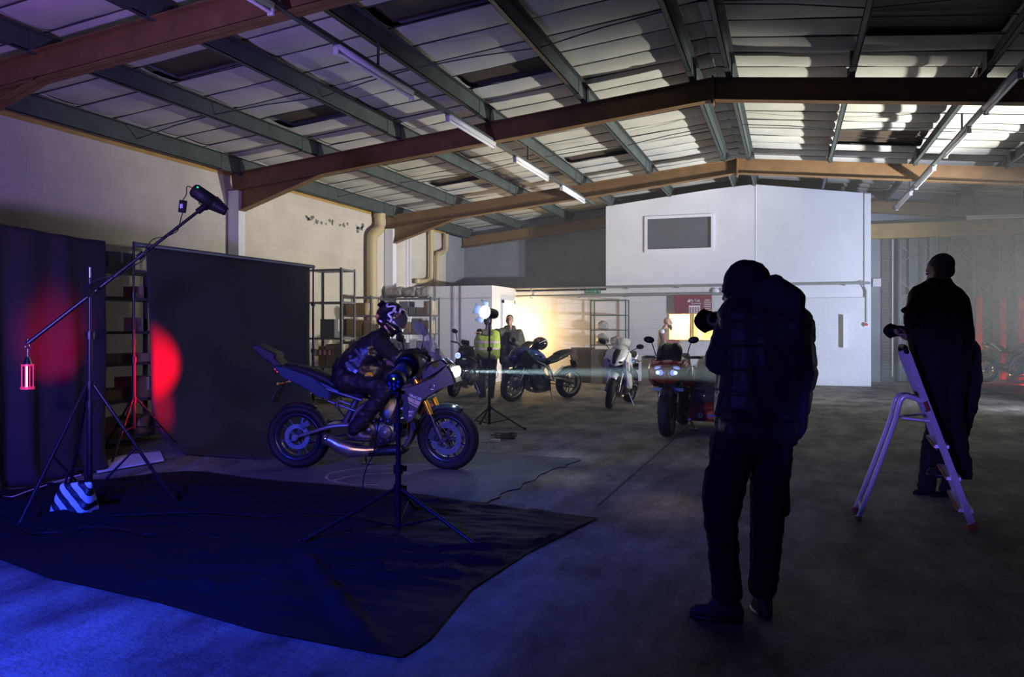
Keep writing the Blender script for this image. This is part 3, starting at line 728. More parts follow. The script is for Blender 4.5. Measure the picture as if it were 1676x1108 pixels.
# chalky tyre scuff ring on the mat
mch = mat('chalk_scuff', (.30, .25, .20), .9, var=.4, vscale=14)
mb = MB(); c0 = G(610, 785); c0.z = .0105
def ring(cx_, cy_, r0, r1, a0, a1):
    n = 40; vs = []
    for i in range(n + 1):
        a = a0 + (a1 - a0) * i / n; w = .012 * (1 + .9 * noise.noise(V((i * .5, r0 * 9, 0))))
        rr = r0 + (r1 - r0) * i / n + .02 * noise.noise(V((i * .3, 3, 1)))
        for s_ in (-1, 1): vs.append(V((cx_ + cos(a) * (rr + w * s_), cy_ + sin(a) * (rr + w * s_) * .9, .0102)))
    mb.add(vs, [(2 * i, 2 * i + 1, 2 * i + 3, 2 * i + 2) for i in range(n)], False)
ring(c0.x - .05, c0.y + .15, .42, .5, rad(95), rad(300)); ring(c0.x + .1, c0.y + .25, .75, .5, rad(40), rad(150)); ring(c0.x + .3, c0.y - .1, .5, .6, rad(100), rad(200))
mb.build('scuff_marks', mch, ft, fix=False)

# ---------------------------------------------------------------- black drape on the far left
dA, dB = W(-210, 372, 5.9), W(165, 392, 7.85); dA.z = 2.3; dB.z = 2.26
dA.x = dB.x = -6.33
def drapefn(u, v):
    p = dA.lerp(dB, u); p.z = (2.26 + .02 * sin(u * 5)) * (1 - v) + .02 * v
    k_ = .3 + .7 * v
    p.x += k_ * (.05 * sin(u * 34 + 2.0 * noise.noise(V((u * 4, v * 1.2, 0)))) + .06 * noise.noise(V((u * 7, v * .8, 2)))) + .12 * max(0, v - .93) * 6
    p.y += .03 * noise.noise(V((u * 5, v * 3, 5))); return p
mb = MB(); mb.grid(drapefn, 150, 40); dr_ = mb.build('black_drape', M_['drape'], org=V((dA.x, dA.y, 0)), fix=False)
tag(dr_, 'tall black drape hanging in soft folds at the far left', 'curtain')
md = dr_.modifiers.new('t', 'SOLIDIFY'); md.thickness = .006
# ---------------------------------------------------------------- grey roll backdrop
bA, bB = W(236, 402, 8.75), W(503, 438, 11.75); bx0 = (bA.x + bB.x) / 2; bA.x = bB.x = bx0; bz = 2.27
def bdfn(u, v):
    """u along the bar, v down the sheet; it hangs, then sweeps forward over the floor"""
    y = bA.y + (bB.y - bA.y) * u + .09 * v * (1 - u) * 0
    H = bz; R = .55; s = v * (H + 1.25); hang = H - R
    if s < hang: x = 0; z = H - s
    elif s < hang + R * pi / 2: a = (s - hang) / R; x = R * (1 - cos(a)); z = R * (1 - sin(a))
    else: x = R + (s - hang - R * pi / 2); z = 0.0
    z = max(z, .012)
    edge = .10 * min(1, v * 1.4)
    y += edge * (1 - u) * 1.2 + .03 * sin(v * 4) * u * 0
    wob = noise.noise(V((u * 3, v * 2.2, 3))) * .035 * min(1, v * 3) * (1 if z > .05 else 0)
    return V((bx0 + .03 + x + wob, y, z))
mb = MB(); mb.grid(bdfn, 40, 60); bd = mb.build('grey_backdrop', M_['backdrop'], org=V((bx0, bA.y, 0)), fix=False)
tag(bd, 'wide grey photo backdrop sheet hanging from a bar and sweeping onto the floor', 'backdrop'); md = bd.modifiers.new('t', 'SOLIDIFY'); md.thickness = .004
mb = MB(); mb.cyl((bx0, bA.y - .12, bz + .02), (bx0, bB.y + .15, bz + .02), .028); mb.build('crossbar', M_['rack_metal'], bd)
def tripod(name, label, base, h, r=.016, spread=.5, hub=.62, low=.12, rot=0, group=None, mat_=None, legs=3, head=True):
    """studio stand: column of sections, hub, three braced legs"""
    mt = mat_ or M_['black_metal']; base = V((base.x, base.y, 0)); t = thing(name, label, 'light stand', base, group)
    mb = MB(); mb.cyl(base + V((0, 0, low)), base + V((0, 0, h * .45)), r * 1.25, n=12); mb.cyl(base + V((0, 0, h * .45)), base + V((0, 0, h * .75)), r, n=12); mb.cyl(base + V((0, 0, h * .75)), base + V((0, 0, h)), r * .75, n=12); mb.build('pole', mt, t)
    for zz in (h * .45, h * .75, hub): 
        mb = MB(); mb.cyl(base + V((0, 0, zz - .03)), base + V((0, 0, zz + .03)), r * 1.9, n=12); mb.box((-.015, -.006, -.018), (r * 3.6, .006, .018), at=base + V((0, 0, zz)), rot=Matrix.Rotation(rot + 1.2, 3, 'Z')); mb.build('clamp', mt, t)
    for k in range(legs):
        a = rot + 2 * pi * k / 3; d = V((cos(a), sin(a), 0)); foot = base + d * spread + V((0, 0, .012)); top = base + V((0, 0, hub)) + d * .03
        mb = MB(); mb.tube([top, foot], r * .8, 8); mb.tube([top.lerp(foot, .52), base + V((0, 0, low + .02)) + d * .02], r * .55, 6); lg = mb.build('leg', mt, t)
        mb = MB(); mb.cyl(foot - V((0, 0, .012)), foot + V((0, 0, .02)), r * 1.1, n=8); mb.build('rubber_foot', M_['matt_black'], lg)
    return t
tripod('backdrop_stand', 'dark stand carrying the near end of the grey backdrop', V((bx0 - .02, bA.y - .12, 0)), bz + .05, .016, .52, .62, .3, .9, 'backdrop stands')
tripod('backdrop_stand', 'dark stand carrying the far end of the grey backdrop beside the tall rack', V((bx0 - .02, bB.y + .17, 0)), bz + .05, .016, .5, .6, .3, .5, 'backdrop stands')

# ---------------------------------------------------------------- boom stand with strobe and hanging red lamp
bs = G(147, 832); D0 = (bs - V((0, 0, 0))).dot(FW)
st = tripod('boom_stand', 'tall black boom stand with a long slanting arm at the left', bs, 1.78, .017, .62, .95, .10, .55)
def P0(x, y, dd=0): return W(x, y, D0 + dd)
e0, e1 = P0(45, 562, -.15), P0(336, 337, .35)
mb = MB(); mb.tube([e0, e0.lerp(e1, .5)], .016, 10); mb.tube([e0.lerp(e1, .45), e1], .013, 10)
for f in (.36, .62, .97): q = e0.lerp(e1, f); mb.tube([q - (e1 - e0).normalized() * .03, q + (e1 - e0).normalized() * .03], .026, 10)
mb.build('boom_arm', M_['black_metal'], st)
q = e0.lerp(e1, .35); mb = MB(); mb.box((-.03, -.03, -.05), (.03, .03, .05), at=V((bs.x, bs.y, 1.68))); mb.tube([V((bs.x, bs.y, 1.7)), q], .02, 8); mb.cyl(V((bs.x - .07, bs.y, 1.7)), V((bs.x + .07, bs.y, 1.7)), .014); mb.build('boom_bracket', M_['black_metal'], st)
mb = MB(); mb.tube([V((bs.x, bs.y, 1.74)), V((bs.x, bs.y, 1.86))], .009, 8); mb.build('spigot', M_['chrome'], st)
# strobe head on the arm
a, b = P0(319, 312, .35), P0(371, 347, .40); ax = (b - a).normalized()
t = thing('strobe_light', 'black strobe head with ribbed snoot on the end of the boom arm', 'studio light', a.lerp(b, .5))
mb = MB(); mb.lathe([(0, -.02), (.045, -.02), (.058, .0), (.058, .17), (0, .17)], a, ax, 24, False); mb.build('lamp_body', M_['matt_black'], t)
mb = MB(); L = (b - a).length
prof = [(0, .17), (.066, .17)]
for i in range(6): h0 = .17 + (L - .17) * i / 6; h1 = .17 + (L - .17) * (i + .6) / 6; r = .064 - .005 * i; prof += [(r, h0), (r, h1), (r - .006, h1), (r - .006, h0 + (L - .17) / 6)]
prof += [(0, L)]; mb.lathe(prof, a, ax, 24, False); mb.build('snoot', M_['black_plastic'], t)
mb = MB(); mb.tube([e1 + V((0, 0, -.02)), e1, a.lerp(b, .35) - V((0, 0, .07))], .018, 8); mb.ell(a.lerp(b, .33) - V((0, 0, .075)), .03); mb.tube([e1, e1 + V((-.06, 0, .02)), e1 + V((-.06, 0, .06))], .006, 6); mb.build('yoke', M_['black_metal'], t)
mb = MB(); mb.ell(P0(323.5, 306.5, .30), .007); mb.build('status_lamp', mat('green_led', (0, .3, .08), .4, emit=(.05, 1, .3), estr=1.2), t)
# trigger box hanging by its lead
pb_ = P0(299, 338, .3); t = thing('power_pack', 'small black pack dangling by its lead from the boom strobe', 'power pack', pb_)
mb = MB(); mb.box((-.028, -.014, -.05), (.028, .014, .05), at=pb_, rot=Matrix.Rotation(.15, 3, 'Y')); mb.build('pack_body', M_['black_plastic'], t)
mb = MB(); mb.box((-.014, -.017, -.016), (.014, -.0145, .02), at=pb_); mb.build('pack_label', mat('grey_label', (.4, .4, .5), .5), t)
mb = MB(); mb.tube(smoothpath([pb_ + V((.0, 0, .05)), P0(305, 318, .3), P0(306, 306, .3), P0(312, 306, .32), P0(318, 311, .35)]), .004, 6)
mb.tube(smoothpath([pb_ - V((0, 0, .05)), P0(295, 362, .3), P0(290, 378, .25), P0(272, 387, .2), P0(250, 392, .15), P0(238, 410, .1), P0(235, 425, .1), P0(210, 440, .1), P0(195, 452, .05), P0(170, 454, .02), P0(150, 462, 0)]), .004, 6); mb.build('cable', M_['matt_black'], t)
# hanging lantern
lt = P0(45, 601, -.15); t = thing('hanging_lantern', 'small caged red tube lamp hanging from the low end of the boom arm', 'lantern', lt)
mpk = mat('red_plastic', (.6, .02, .06), .35, emit=(1, .05, .12), estr=.35); lx = D0 * 1.0 / FPX
mb = MB(); mb.cyl(P0(45, 596, -.15), P0(45, 599, -.15), .044, n=20); mb.build('cage_top', mpk, t); mb = MB(); mb.cyl(P0(45, 633, -.15), P0(45, 637, -.15), .048, n=20); mb.build('cage_base', mpk, t)
for k in range(4): aa = k * pi / 2 + .5; o_ = V((cos(aa) * .04, sin(aa) * .04, 0)); mb = MB(); mb.cyl(P0(45, 598, -.15) + o_, P0(45, 635, -.15) + o_, .004); mb.build('cage_rod', mpk, t)
mb = MB(); mb.cyl(P0(43, 598, -.15), P0(43, 637, -.15), .009); mb.build('lamp_tube', mat('pink_tube', (.9, .6, .9), .3, emit=(1, .45, 1), estr=3.0), t)
mb = MB(); mb.tube(smoothpath([P0(45, 562, -.15) + V((0, 0, .03)), P0(41, 567, -.15), P0(45, 572, -.15), P0(48, 567, -.15), P0(45, 562, -.15) + V((0, 0, .03))]), .005, 6); mb.cyl(P0(45, 571, -.15), P0(45, 584, -.15), .008); mb.cyl(P0(45, 584, -.15), P0(45, 597, -.15), .014, .035); mb.build('hook', M_['chrome'], t)
# striped sandbag on the stand
t0 = G(112, 848, 0); msb = bpy.data.materials.new('striped_vinyl'); msb.use_nodes = True; nt = msb.node_tree; bs_ = nt.nodes['Principled BSDF']
tc = nt.nodes.new('ShaderNodeTexCoord'); mp = nt.nodes.new('ShaderNodeMapping'); mp.inputs['Rotation'].default_value = (0, .75, 0); wv = nt.nodes.new('ShaderNodeTexWave'); wv.inputs['Scale'].default_value = 4.2; wv.bands_direction = 'X'
rp = nt.nodes.new('ShaderNodeValToRGB'); rp.color_ramp.interpolation = 'CONSTANT'; rp.color_ramp.elements[0].color = (.01, .01, .015, 1); rp.color_ramp.elements[1].position = .5; rp.color_ramp.elements[1].color = (.75, .75, .8, 1)
nt.links.new(tc.outputs['Object'], mp.inputs[0]); nt.links.new(mp.outputs[0], wv.inputs[0]); nt.links.new(wv.outputs['Fac'], rp.inputs[0]); nt.links.new(rp.outputs[0], bs_.inputs['Base Color']); bs_.inputs['Roughness'].default_value = .5
mb = MB(); R_ = Matrix((RT, FW, UP)).transposed()
def bag(u, v, s_): pass
c_ = V((t0.x, t0.y, 0)) + FW * .05
mb.hull([(c_ + R_ @ V((x, y, z)), r) for x, y, z, r in ((-.12, -.03, .035, .03), (.10, -.03, .035, .03), (-.07, 0, .22, .025), (.13, .0, .24, .02), (-.1, .1, .03, .028), (.12, .1, .03, .028))])
sbg = skin(mb, 'sandbag', msb, None, .012, 5, .006, (12, 12, 12), org=c_); tag(sbg, 'blue lit bag with black diagonal stripes at the foot of the boom stand', 'sandbag'); sbg['_w'] = list(c_)
mb = MB(); mb.tube(smoothpath([c_ + R_ @ V((-.05, 0, .24)), c_ + R_ @ V((-.03, .02, .33)), c_ + R_ @ V((.08, .02, .34)), c_ + R_ @ V((.11, 0, .25))]), .012, 8, flat=.4); mb.build('handle', M_['matt_black'], sbg)

# ---------------------------------------------------------------- near stand with its strobe pointing away
ns = G(652, 872); Dn = ns.dot(FW)
def P1(x, y, dd=0): return W(x, y, Dn + dd)
hN = P1(652, 640).z
st = tripod('light_stand', 'black studio stand on the black cloth in front of the motorcycle', ns, hN, .017, .66, P1(0, 800).z, .03, -.25)
a, b = P1(645, 626, -.1), P1(672, 592, .25); ax = (b - a).normalized()
t = thing('strobe_light', 'black strobe head with green light on the near stand, aimed at the rider', 'studio light', V((ns.x, ns.y, hN)))
mb = MB(); mb.lathe([(0, 0), (.058, 0), (.064, .012), (.064, .07), (0, .07)], a, ax, 28, False); mb.build('lamp_back', M_['black_plastic'], t)
mb = MB(); mb.lathe([(0, .07), (.058, .07), (.058, .27), (0, .27)], a, ax, 28, False); mb.build('lamp_body', mat('grey_housing', (.10, .10, .13), .4, .4), t)
mb = MB(); mb.lathe([(.06, .25), (.085, .27), (.10, .36), (.094, .36), (.055, .27)], a, ax, 28); mb.build('reflector', M_['black_metal'], t)
spot('near_strobe_light', b + ax * .02, W(640, 640, 7.8), 50, (1, .68, .55), 95, .8, .05); x_, y_, z_ = frame_of(ax)
led = mat('green_lamp', (.1, .5, 0), .4, emit=(.35, 1, .02), estr=4)
fb = a - ax * .004
mb = MB(); mb.ell(fb + UP * .028, .0085); mb.build('status_lamp', led, t)
for k, (dx, dz) in enumerate(((-.03, -.005), (-.025, -.03), (0, -.012), (.026, -.02), (.03, .008), (.002, -.038))): mb = MB(); p_ = fb + RT * dx + UP * dz; mb.cyl(p_ + ax * .006, p_ - ax * .006, .009, n=12); mb.build('knob', mat('knob_blue', (.06, .10, .3), .3) if k == 0 else bpy.data.materials['knob_blue'], t)
mb = MB(); mb.cyl(V((ns.x, ns.y, hN - .05)), V((ns.x, ns.y, hN + .02)), .024); mb.tube([V((ns.x, ns.y, hN)), a.lerp(b, .45) - UP * .05], .018, 8); mb.cyl(V((ns.x, ns.y, hN - .01)) - RT * .06, V((ns.x, ns.y, hN - .01)) + RT * .045, .012); mb.build('yoke', M_['black_metal'], t)
mb = MB(); mb.tube(smoothpath([a - UP * .05, P1(634, 650, -.1), P1(620, 690, -.05), P1(612, 740), P1(600, 765), P1(594, 790), P1(592, 830), G(560, 842, .04), G(520, 838, .04), G(440, 845, .04), G(330, 838, .04), G(160, 845, .04)]), .0045, 6); mb.build('cable', M_['matt_black'], t)

# ---------------------------------------------------------------- far stand with the bright lamp facing the camera
fs_ = G(801, 702); Df = fs_.dot(FW)
def P2(x, y, dd=0): return W(x, y, Df + dd)
st = tripod('light_stand', 'black studio stand carrying the glaring lamp in front of the men', fs_, P2(0, 528).z, .016, .5, P2(0, 668).z, .06, .1)
c_ = P2(795, 511, -.02); aim = (-FW * .55 - RT * .5 + UP * .1).normalized()
t = thing('glaring_lamp', 'glaring blue white lamp with flaps on top of the far stand', 'studio light', V((fs_.x, fs_.y, P2(0, 528).z)))
mb = MB(); mb.lathe([(0, -.2), (.06, -.2), (.07, -.16), (.07, -.02), (.085, .03), (.08, .03), (.06, -.03), (0, -.03)], c_, aim, 28, False); mb.build('lamp_body', M_['black_metal'], t)
mb = MB(); mb.lathe([(0, .0), (.084, .0), (.084, .03), (0, .045)], c_, aim, 24, False); mb.build('lamp_face', mat('lamp_glare', (1, 1, 1), .4, emit=(.45, .62, 1), estr=60), t)
x_, y_, z_ = frame_of(aim)
for k in range(4):
    aa = k * pi / 2 + .3; d_ = x_ * cos(aa) + y_ * sin(aa); s_ = z_.cross(d_); p_ = c_ + aim * .03 + d_ * .08; q_ = p_ + (aim * .6 + d_ * .7) * .10
    mb = MB(); n_n = (q_ - p_).cross(s_).normalized() * .003
    vs = [p_ - s_ * .05, p_ + s_ * .05, q_ + s_ * .08, q_ - s_ * .08]; mb.add(vs + [v + n_n for v in vs], [(0, 1, 2, 3), (7, 6, 5, 4), (0, 4, 5, 1), (1, 5, 6, 2), (2, 6, 7, 3), (3, 7, 4, 0)], False); mb.build('barn_door', M_['matt_black'], t)
mb = MB(); mb.tube([c_ - aim * .1 - UP * .05, V((fs_.x, fs_.y, P2(0, 535).z)), V((fs_.x, fs_.y, P2(0, 548).z))], .02, 8); mb.build('yoke', M_['black_metal'], t)
mb = MB(); mb.tube(smoothpath([P2(803, 608, -.03), P2(812, 605, -.03), P2(815, 614, -.03), P2(809, 620, -.03), P2(803, 609, -.03)]), .005, 6); mb.build('cable', M_['matt_black'], t)
point('glare_light', c_ + aim * .12, 26, (.35, .5, 1), .05)
# cable tangle, white lead with plug block
mb = MB(); pts = [G(803, 712, .02)]
for k in range(22): pts.append(G(830 + 18 * cos(k * 1.9) + random.uniform(-6, 6), 713 + 5 * sin(k * 1.7), .015 + .01 * (k % 3)))
mb.tube(smoothpath(pts, 5), .006, 6); tag(mb.build('cable_coil', M_['matt_black']), 'loose black cable coil on the concrete beside the far light stand', 'cable')
t = thing('extension_lead', 'white extension lead with plug block lying behind the front wheel', 'extension lead', G(812, 722))
mb = MB(); q_ = G(811, 721, .02); mb.box((-.06, -.025, -.018), (.06, .025, .018), at=q_, rot=Matrix.Rotation(.5, 3, 'Z')); mb.build('plug_block', M_['batten'], t)
mb = MB(); mb.tube(smoothpath([q_, G(795, 723, .01), G(780, 723, .01), G(740, 722, .01), G(686, 717, .01), G(664, 717, .01)]), .006, 6); mb.build('cable', M_['batten'], t)
t0 = mat('pink_cable', (.7, .35, .45), .5)
mb = MB(); mb.tube(smoothpath([G(-60, 816, .02), G(0, 813, .02), G(20, 813, .03), G(45, 804, .03), G(85, 791, .03), G(110, 783, .04), G(133, 777, .06)]), .006, 6); tag(mb.build('loose_cable', t0), 'thin pale cable trailing across the cloth below the black drape', 'cable')
mb = MB(); mb.tube(smoothpath([G(0, 845, .04), G(28, 862, .05), G(56, 872, .05), G(100, 870, .05), G(150, 862, .05), G(200, 866, .05), G(235, 874, .05), G(270, 870, .05), G(300, 862, .05), G(330, 876, .05), G(360, 880, .05)]), .004, 6); tag(mb.build('loose_cable', M_['black_plastic']), 'thin dark cable looping over the creased cloth near the striped bag', 'cable')
# red gelled light for the backdrop, from the right of the backdrop foot
# ---------------------------------------------------------------- racking and what stands on it
mcard = [mat('card_a', (.30, .22, .13), .85, var=.15), mat('card_b', (.40, .33, .22), .85, var=.15), mat('grey_tub', (.14, .15, .17), .6), mat('blue_tub', (.05, .09, .18), .5), mat('white_carton', (.6, .6, .58), .7), mat('red_carton', (.35, .04, .05), .6)]
def rack(label, c, w, dpt, h, shelves, ang=0, name='storage_rack', shelfmat=None):
    """slotted angle rack: four posts, shelves. c = base centre; ang about z"""
    t = thing(name, label, 'shelving', c); R = Matrix.Rotation(ang, 3, 'Z'); c = V(c)
    for sx in (-1, 1):
        for sy in (-1, 1):
            mb = MB(); x, y = sx * w / 2, sy * dpt / 2
            mb.box((min(x, x - sx * .04), y - .002, 0), (max(x, x - sx * .04), y + .002, h), R, c); mb.box((x - .002, min(y, y - sy * .04), 0), (x + .002, max(y, y - sy * .04), h), R, c); mb.build('post', M_['rack_metal'], t)
    for z in shelves:
        mb = MB(); mb.box((-w / 2, -dpt / 2, z - .035), (w / 2, dpt / 2, z), R, c); mb.build('shelf', shelfmat or M_['rack_metal'], t)
    return t
def onrack(c, ang, x, y, z): return V(c) + Matrix.Rotation(ang, 3, 'Z') @ V((x, y, z))
def carton(p, s, m, label, ang=0, cat='box', name='cardboard_box', group=None, open_=False):
    mb = MB(); R = Matrix.Rotation(ang, 3, 'Z'); mb.box((-s[0] / 2, -s[1] / 2, 0), (s[0] / 2, s[1] / 2, s[2]), R, p)
    o = mb.build(name, m, org=V(p)); tag(o, label, cat, group)
    if s[2] > .12: mb = MB(); mb.box((-s[0] / 2 - .001, -.02, s[2] * .35), (s[0] / 2 + .001, .02, s[2] + .002), R, p); mb.build('tape', mcard[4] if m is not mcard[4] else mcard[1], o)
    return o
cols = ['brown', 'pale brown', 'dark grey', 'blue', 'white', 'red']
# A: rack between the drape and the grey backdrop (seen end on through the gap)
def base(px_, d): p = W(px_, 600, d); p.z = 0; return p
cA = base(196, 9.2); cA.x = -7.55
zs = [.12, .55, .98, 1.35, 1.75, 2.08]
rack('dark rack seen through the gap between black drape and grey backdrop', cA, .5, 1.9, 2.1, zs)
names = ['topmost left of the dark rack in the gap', 'topmost right of the dark rack in the gap']
for i, (y, s, m) in enumerate(((-.42, (.4, .45, .16), 2), (.12, (.4, .4, .19), 2))): carton(cA + V((.0, y, 2.08)), s, mcard[m], 'grey carton on top, ' + names[i], group='cartons on the gap rack')
for i, (y, z, s, m) in enumerate(((-.3, .98, (.3, .3, .14), 0), (.35, .98, (.35, .5, .1), 1), (-.5, .55, (.35, .3, .2), 5), (.1, .55, (.35, .4, .12), 0), (.55, .55, (.35, .35, .24), 0), (-.4, .12, (.35, .4, .25), 2), (.4, .12, (.35, .6, .2), 0), (.5, 1.75, (.2, .12, .14), 1), (.5, 1.35, (.2, .1, .16), 4))):
    carton(cA + V((.0, y, z)), s, mcard[m], '%s carton on the gap rack, shelf %s, %s' % (cols[m], {2.08: 'topmost', 1.75: 'second from top', 1.35: 'third from top', .98: 'fourth from top', .55: 'fifth from top', .12: 'lowest'}[z], 'left side' if y < 0 else ('middle' if y < .3 else ('right side' if y < .45 else 'right edge'))), group='cartons on the gap rack')
mb = MB(); gA = [G(150, 762, .03), G(200, 745, .03), G(262, 738, .03), G(268, 752, .03), G(200, 764, .03), G(160, 772, .03)]
mb.prism([(p.x, p.y) for p in gA], .015, .03, to=lambda x, y, t: V((x, y, t)))
tag(mb.build('paper_sheet', mcard[4]), 'crumpled pale paper sheet on the floor under the gap rack', 'paper')
# B: tall open rack right of the grey backdrop
yB = 13.35; cB = V((-7.1, yB, 0)); 
xa_, xb2 = WY(507, 500, 12.75), WY(563, 500, 12.75)
cB = V(((xa_.x + xb2.x) / 2 - .05, 13.0, 0)); wB = (xb2.x - xa_.x)
dB_ = (cB).dot(FW)
zt = W(0, 440, dB_).z
rkB = rack('tall open dark rack standing just right of the grey backdrop', cB, wB, .5, zt, [zt - .02, zt - .62, zt - 1.28, zt - 1.8, .15])
for i, (x, z, s, m, l) in enumerate(((.0, zt - 1.28, (.3, .3, .34), 2, 'dark grey tub on the open rack by the backdrop, upper load'), (.12, zt - 1.8, (.3, .3, .4), 1, 'pale brown carton on the open rack by the backdrop, middle load'), (-.12, zt - 1.8, (.14, .3, .36), 0, 'narrow brown carton beside the pale one on the open rack'), (0, .15, (.4, .3, .3), 1, 'brown carton at the bottom of the open rack by the backdrop'))):
    carton(cB + V((x, 0, z)), s, mcard[m], l)
pz = WY(510, 577, 12.7).z
MB().box((cB.x - .22, 12.735, pz - .06), (cB.x + .18, 12.748, pz + .06)).build('warning_strip', mcard[5], rkB)
for k in range(4): MB().box((cB.x - .2 + k * .1, 12.728, pz - .045), (cB.x - .155 + k * .1, 12.734, pz + .045)).build('strip_mark', mcard[4], rkB)
# C: long loaded racks behind the rider
cC = W(588, 600, 16.3); cC.z = 0; cC.x = -8.1; cC.y = 15.3
wC = 1.15
for j, (px0, px1, Y, hh, lab) in enumerate(((541, 588, 15.2, 484, 'loaded grey rack behind the rider, left bay'), (590, 672, 16.9, 486, 'loaded grey rack behind the rider, right bay'))):
    a_, b__ = WY(px0, 500, Y), WY(px1, 500, Y); c = V((max((a_.x + b__.x) / 2, XL + .06 + (b__.x - a_.x) / 2), Y + .25, 0)); w = b__.x - a_.x; dd = c.dot(FW); h = W(0, hh, dd - .2).z
    sh = [h - .02, h - .42, h - .85, h - 1.3, .12]
    rack(lab, c, w, .5, h, sh)
    random.seed(11 + j); n = 0
    for si, z in enumerate(sh[1:]):
        x = -w / 2 + .06
        gap = (sh[si] - z) - .06
        while x < w / 2 - .14:
            bw = random.uniform(.13, .3); bw = min(bw, w / 2 - x - .04)
            if bw < .08: break
            m = random.choice([0, 1, 2, 2, 3, 4, 1, 0]); bh = gap * random.uniform(.5, .95)
            if random.random() < .88:
                n += 1
                carton(c + V((x + bw / 2, random.uniform(-.03, .03), z)), (bw - .01, .36, bh), mcard[m], '%s carton, %s from left, %s shelf, %s rack behind rider' % (cols[m], ['first', 'second', 'third', 'fourth', 'fifth', 'sixth', 'seventh', 'eighth', 'ninth', 'tenth'][n - 1 if n <= 10 else 9], ['second', 'third', 'fourth', 'lowest'][si], 'left' if j == 0 else 'right'), group='cartons on the racks behind the rider')
            x += bw + .01
        n = 0
    if j == 1:   # rolled bundles on top
        mbl = mat('sacking', (.33, .31, .28), .9, bump=.3, bscale=20)
        for k, (x, ww, hh_) in enumerate(((-.38, .5, .28), (.0, .4, .3), (.36, .38, .26))):
            mb = MB(); mb.hull([(c + V((x - ww * .35, 0, h + .11)), .11), (c + V((x + ww * .3, 0, h + .13)), .12), (c + V((x, .1, h + .12)), .12)])
            o = skin(mb, 'rolled_bundle', mbl, None, .025, 4, .02, (6, 6, 6), k, org=c + V((x, 0, h))); o.location = c + V((x, 0, h - .0)); tag(o, ['large', 'middle', 'small'][k] + ' grey rolled bundle on top of the rack behind the rider, ' + ['left', 'centre', 'right'][k], 'bundle')
# D: open green rack before the back wall
a_, b__ = WY(967, 500, 20.0), WY(1024, 500, 20.0); c = V(((a_.x + b__.x) / 2, 20.2, 0)); w = b__.x - a_.x; dd = c.dot(FW); h = W(0, 490, dd - .2).z
mgr = mat('green_rack_paint', (.10, .15, .13), .5, .3)
keep = M_['rack_metal']; M_['rack_metal'] = mgr
mb = None
t = thing('storage_rack', 'slim green open rack with bags standing before the back wall', 'shelving', c)
for sx in (-1, 1):
    for sy in (-1, 1): mb = MB(); mb.box((c.x + sx * w / 2 - .015, c.y + sy * .2 - .015, 0), (c.x + sx * w / 2 + .015, c.y + sy * .2 + .015, h)); mb.build('post', mgr, t)
for z in (h - .01, h - .39, h - .77, h - 1.15):
    mb = MB(); 
    for lo, hi in (((-w / 2, -.215, 0), (w / 2, -.19, .025)), ((-w / 2, .19, 0), (w / 2, .215, .025)), ((-w / 2, -.2, 0), (-w / 2 + .02, .2, .025)), ((w / 2 - .02, -.2, 0), (w / 2, .2, .025))): mb.box(V(lo) + c + V((0, 0, z - .025)), V(hi) + c + V((0, 0, z - .025)))
    if z < h - .3: mb.box((c.x - w / 2, c.y - .2, z - .012), (c.x + w / 2, c.y + .2, z - .004))
    mb.build('shelf', mgr, t)
M_['rack_metal'] = keep
mbag = mat('clear_bag', (.42, .40, .34), .25, bump=.5, bscale=18)
for k, (x, z, r, l) in enumerate(((-.18, h - .77, .13, 'crumpled plastic bag on the middle shelf of the green rack'), (-.2, h - 1.15, .16, 'larger crumpled plastic bag on the lower shelf of the green rack'), (.15, h - 1.15, .12, 'wire basket shaped bundle at the right of the lower shelf on the green rack'))):
    mb = MB(); mb.hull([(c + V((x - .05, 0, z + r * .8)), r * .75), (c + V((x + .06, .02, z + r * .7)), r * .7), (c + V((x, 0, z + r * 1.3)), r * .5)])
    o = skin(mb, 'plastic_bag', mbag, None, .018, 2, .02, (14, 14, 14), k, org=c + V((x, 0, z))); o.location = c + V((x, 0, z)); tag(o, l, 'bag')
# brown crates and sofa like boxes before the back wall
mcr = mat('dark_card', (.16, .12, .08), .85, var=.2)
for k, (px0, px1, py, Y, l) in enumerate(((934, 966, 569, 19.6, 'wide brown crate left of the green rack by the back wall'), (967, 992, 572, 19.4, 'small brown crate at the foot of the green rack'), (1050, 1076, 583, 19.4, 'brown drawer stack behind the red motorcycle mirror'))):
    a_, b__ = WY(px0, py, Y), WY(px1, py, Y); carton(V(((a_.x + b__.x) / 2, Y + .25, 0)), (b__.x - a_.x, .5, a_.z), mcr, l, name='crate', cat='crate')
# red plastic crate seen under the bike
q = G(692, 700); dq = q.dot(FW)
p_ = W(690, 660, 10.6); p_ = V((p_.x, p_.y, 0)); t = thing('red_crate', 'red plastic crate standing on the floor behind the engine', 'crate', p_)
mb = MB(); hh = W(0, 662, 10.6).z; k_ = 0
mb.loft([[p_ + V((x * s, y * s, z)) for x, y in ((-.17, -.12), (.17, -.12), (.17, .12), (-.17, .12))] for z, s in ((.0, .85), (hh, 1))]); mb.build('crate_body', mat('crate_red', (.5, .03, .03), .45), t)
for k in range(5): mb = MB(); mb.box((p_.x - .15 + k * .07, p_.y - .125, .03), (p_.x - .14 + k * .07, p_.y - .108, hh)); mb.build('rib', bpy.data.materials['crate_red'], t)
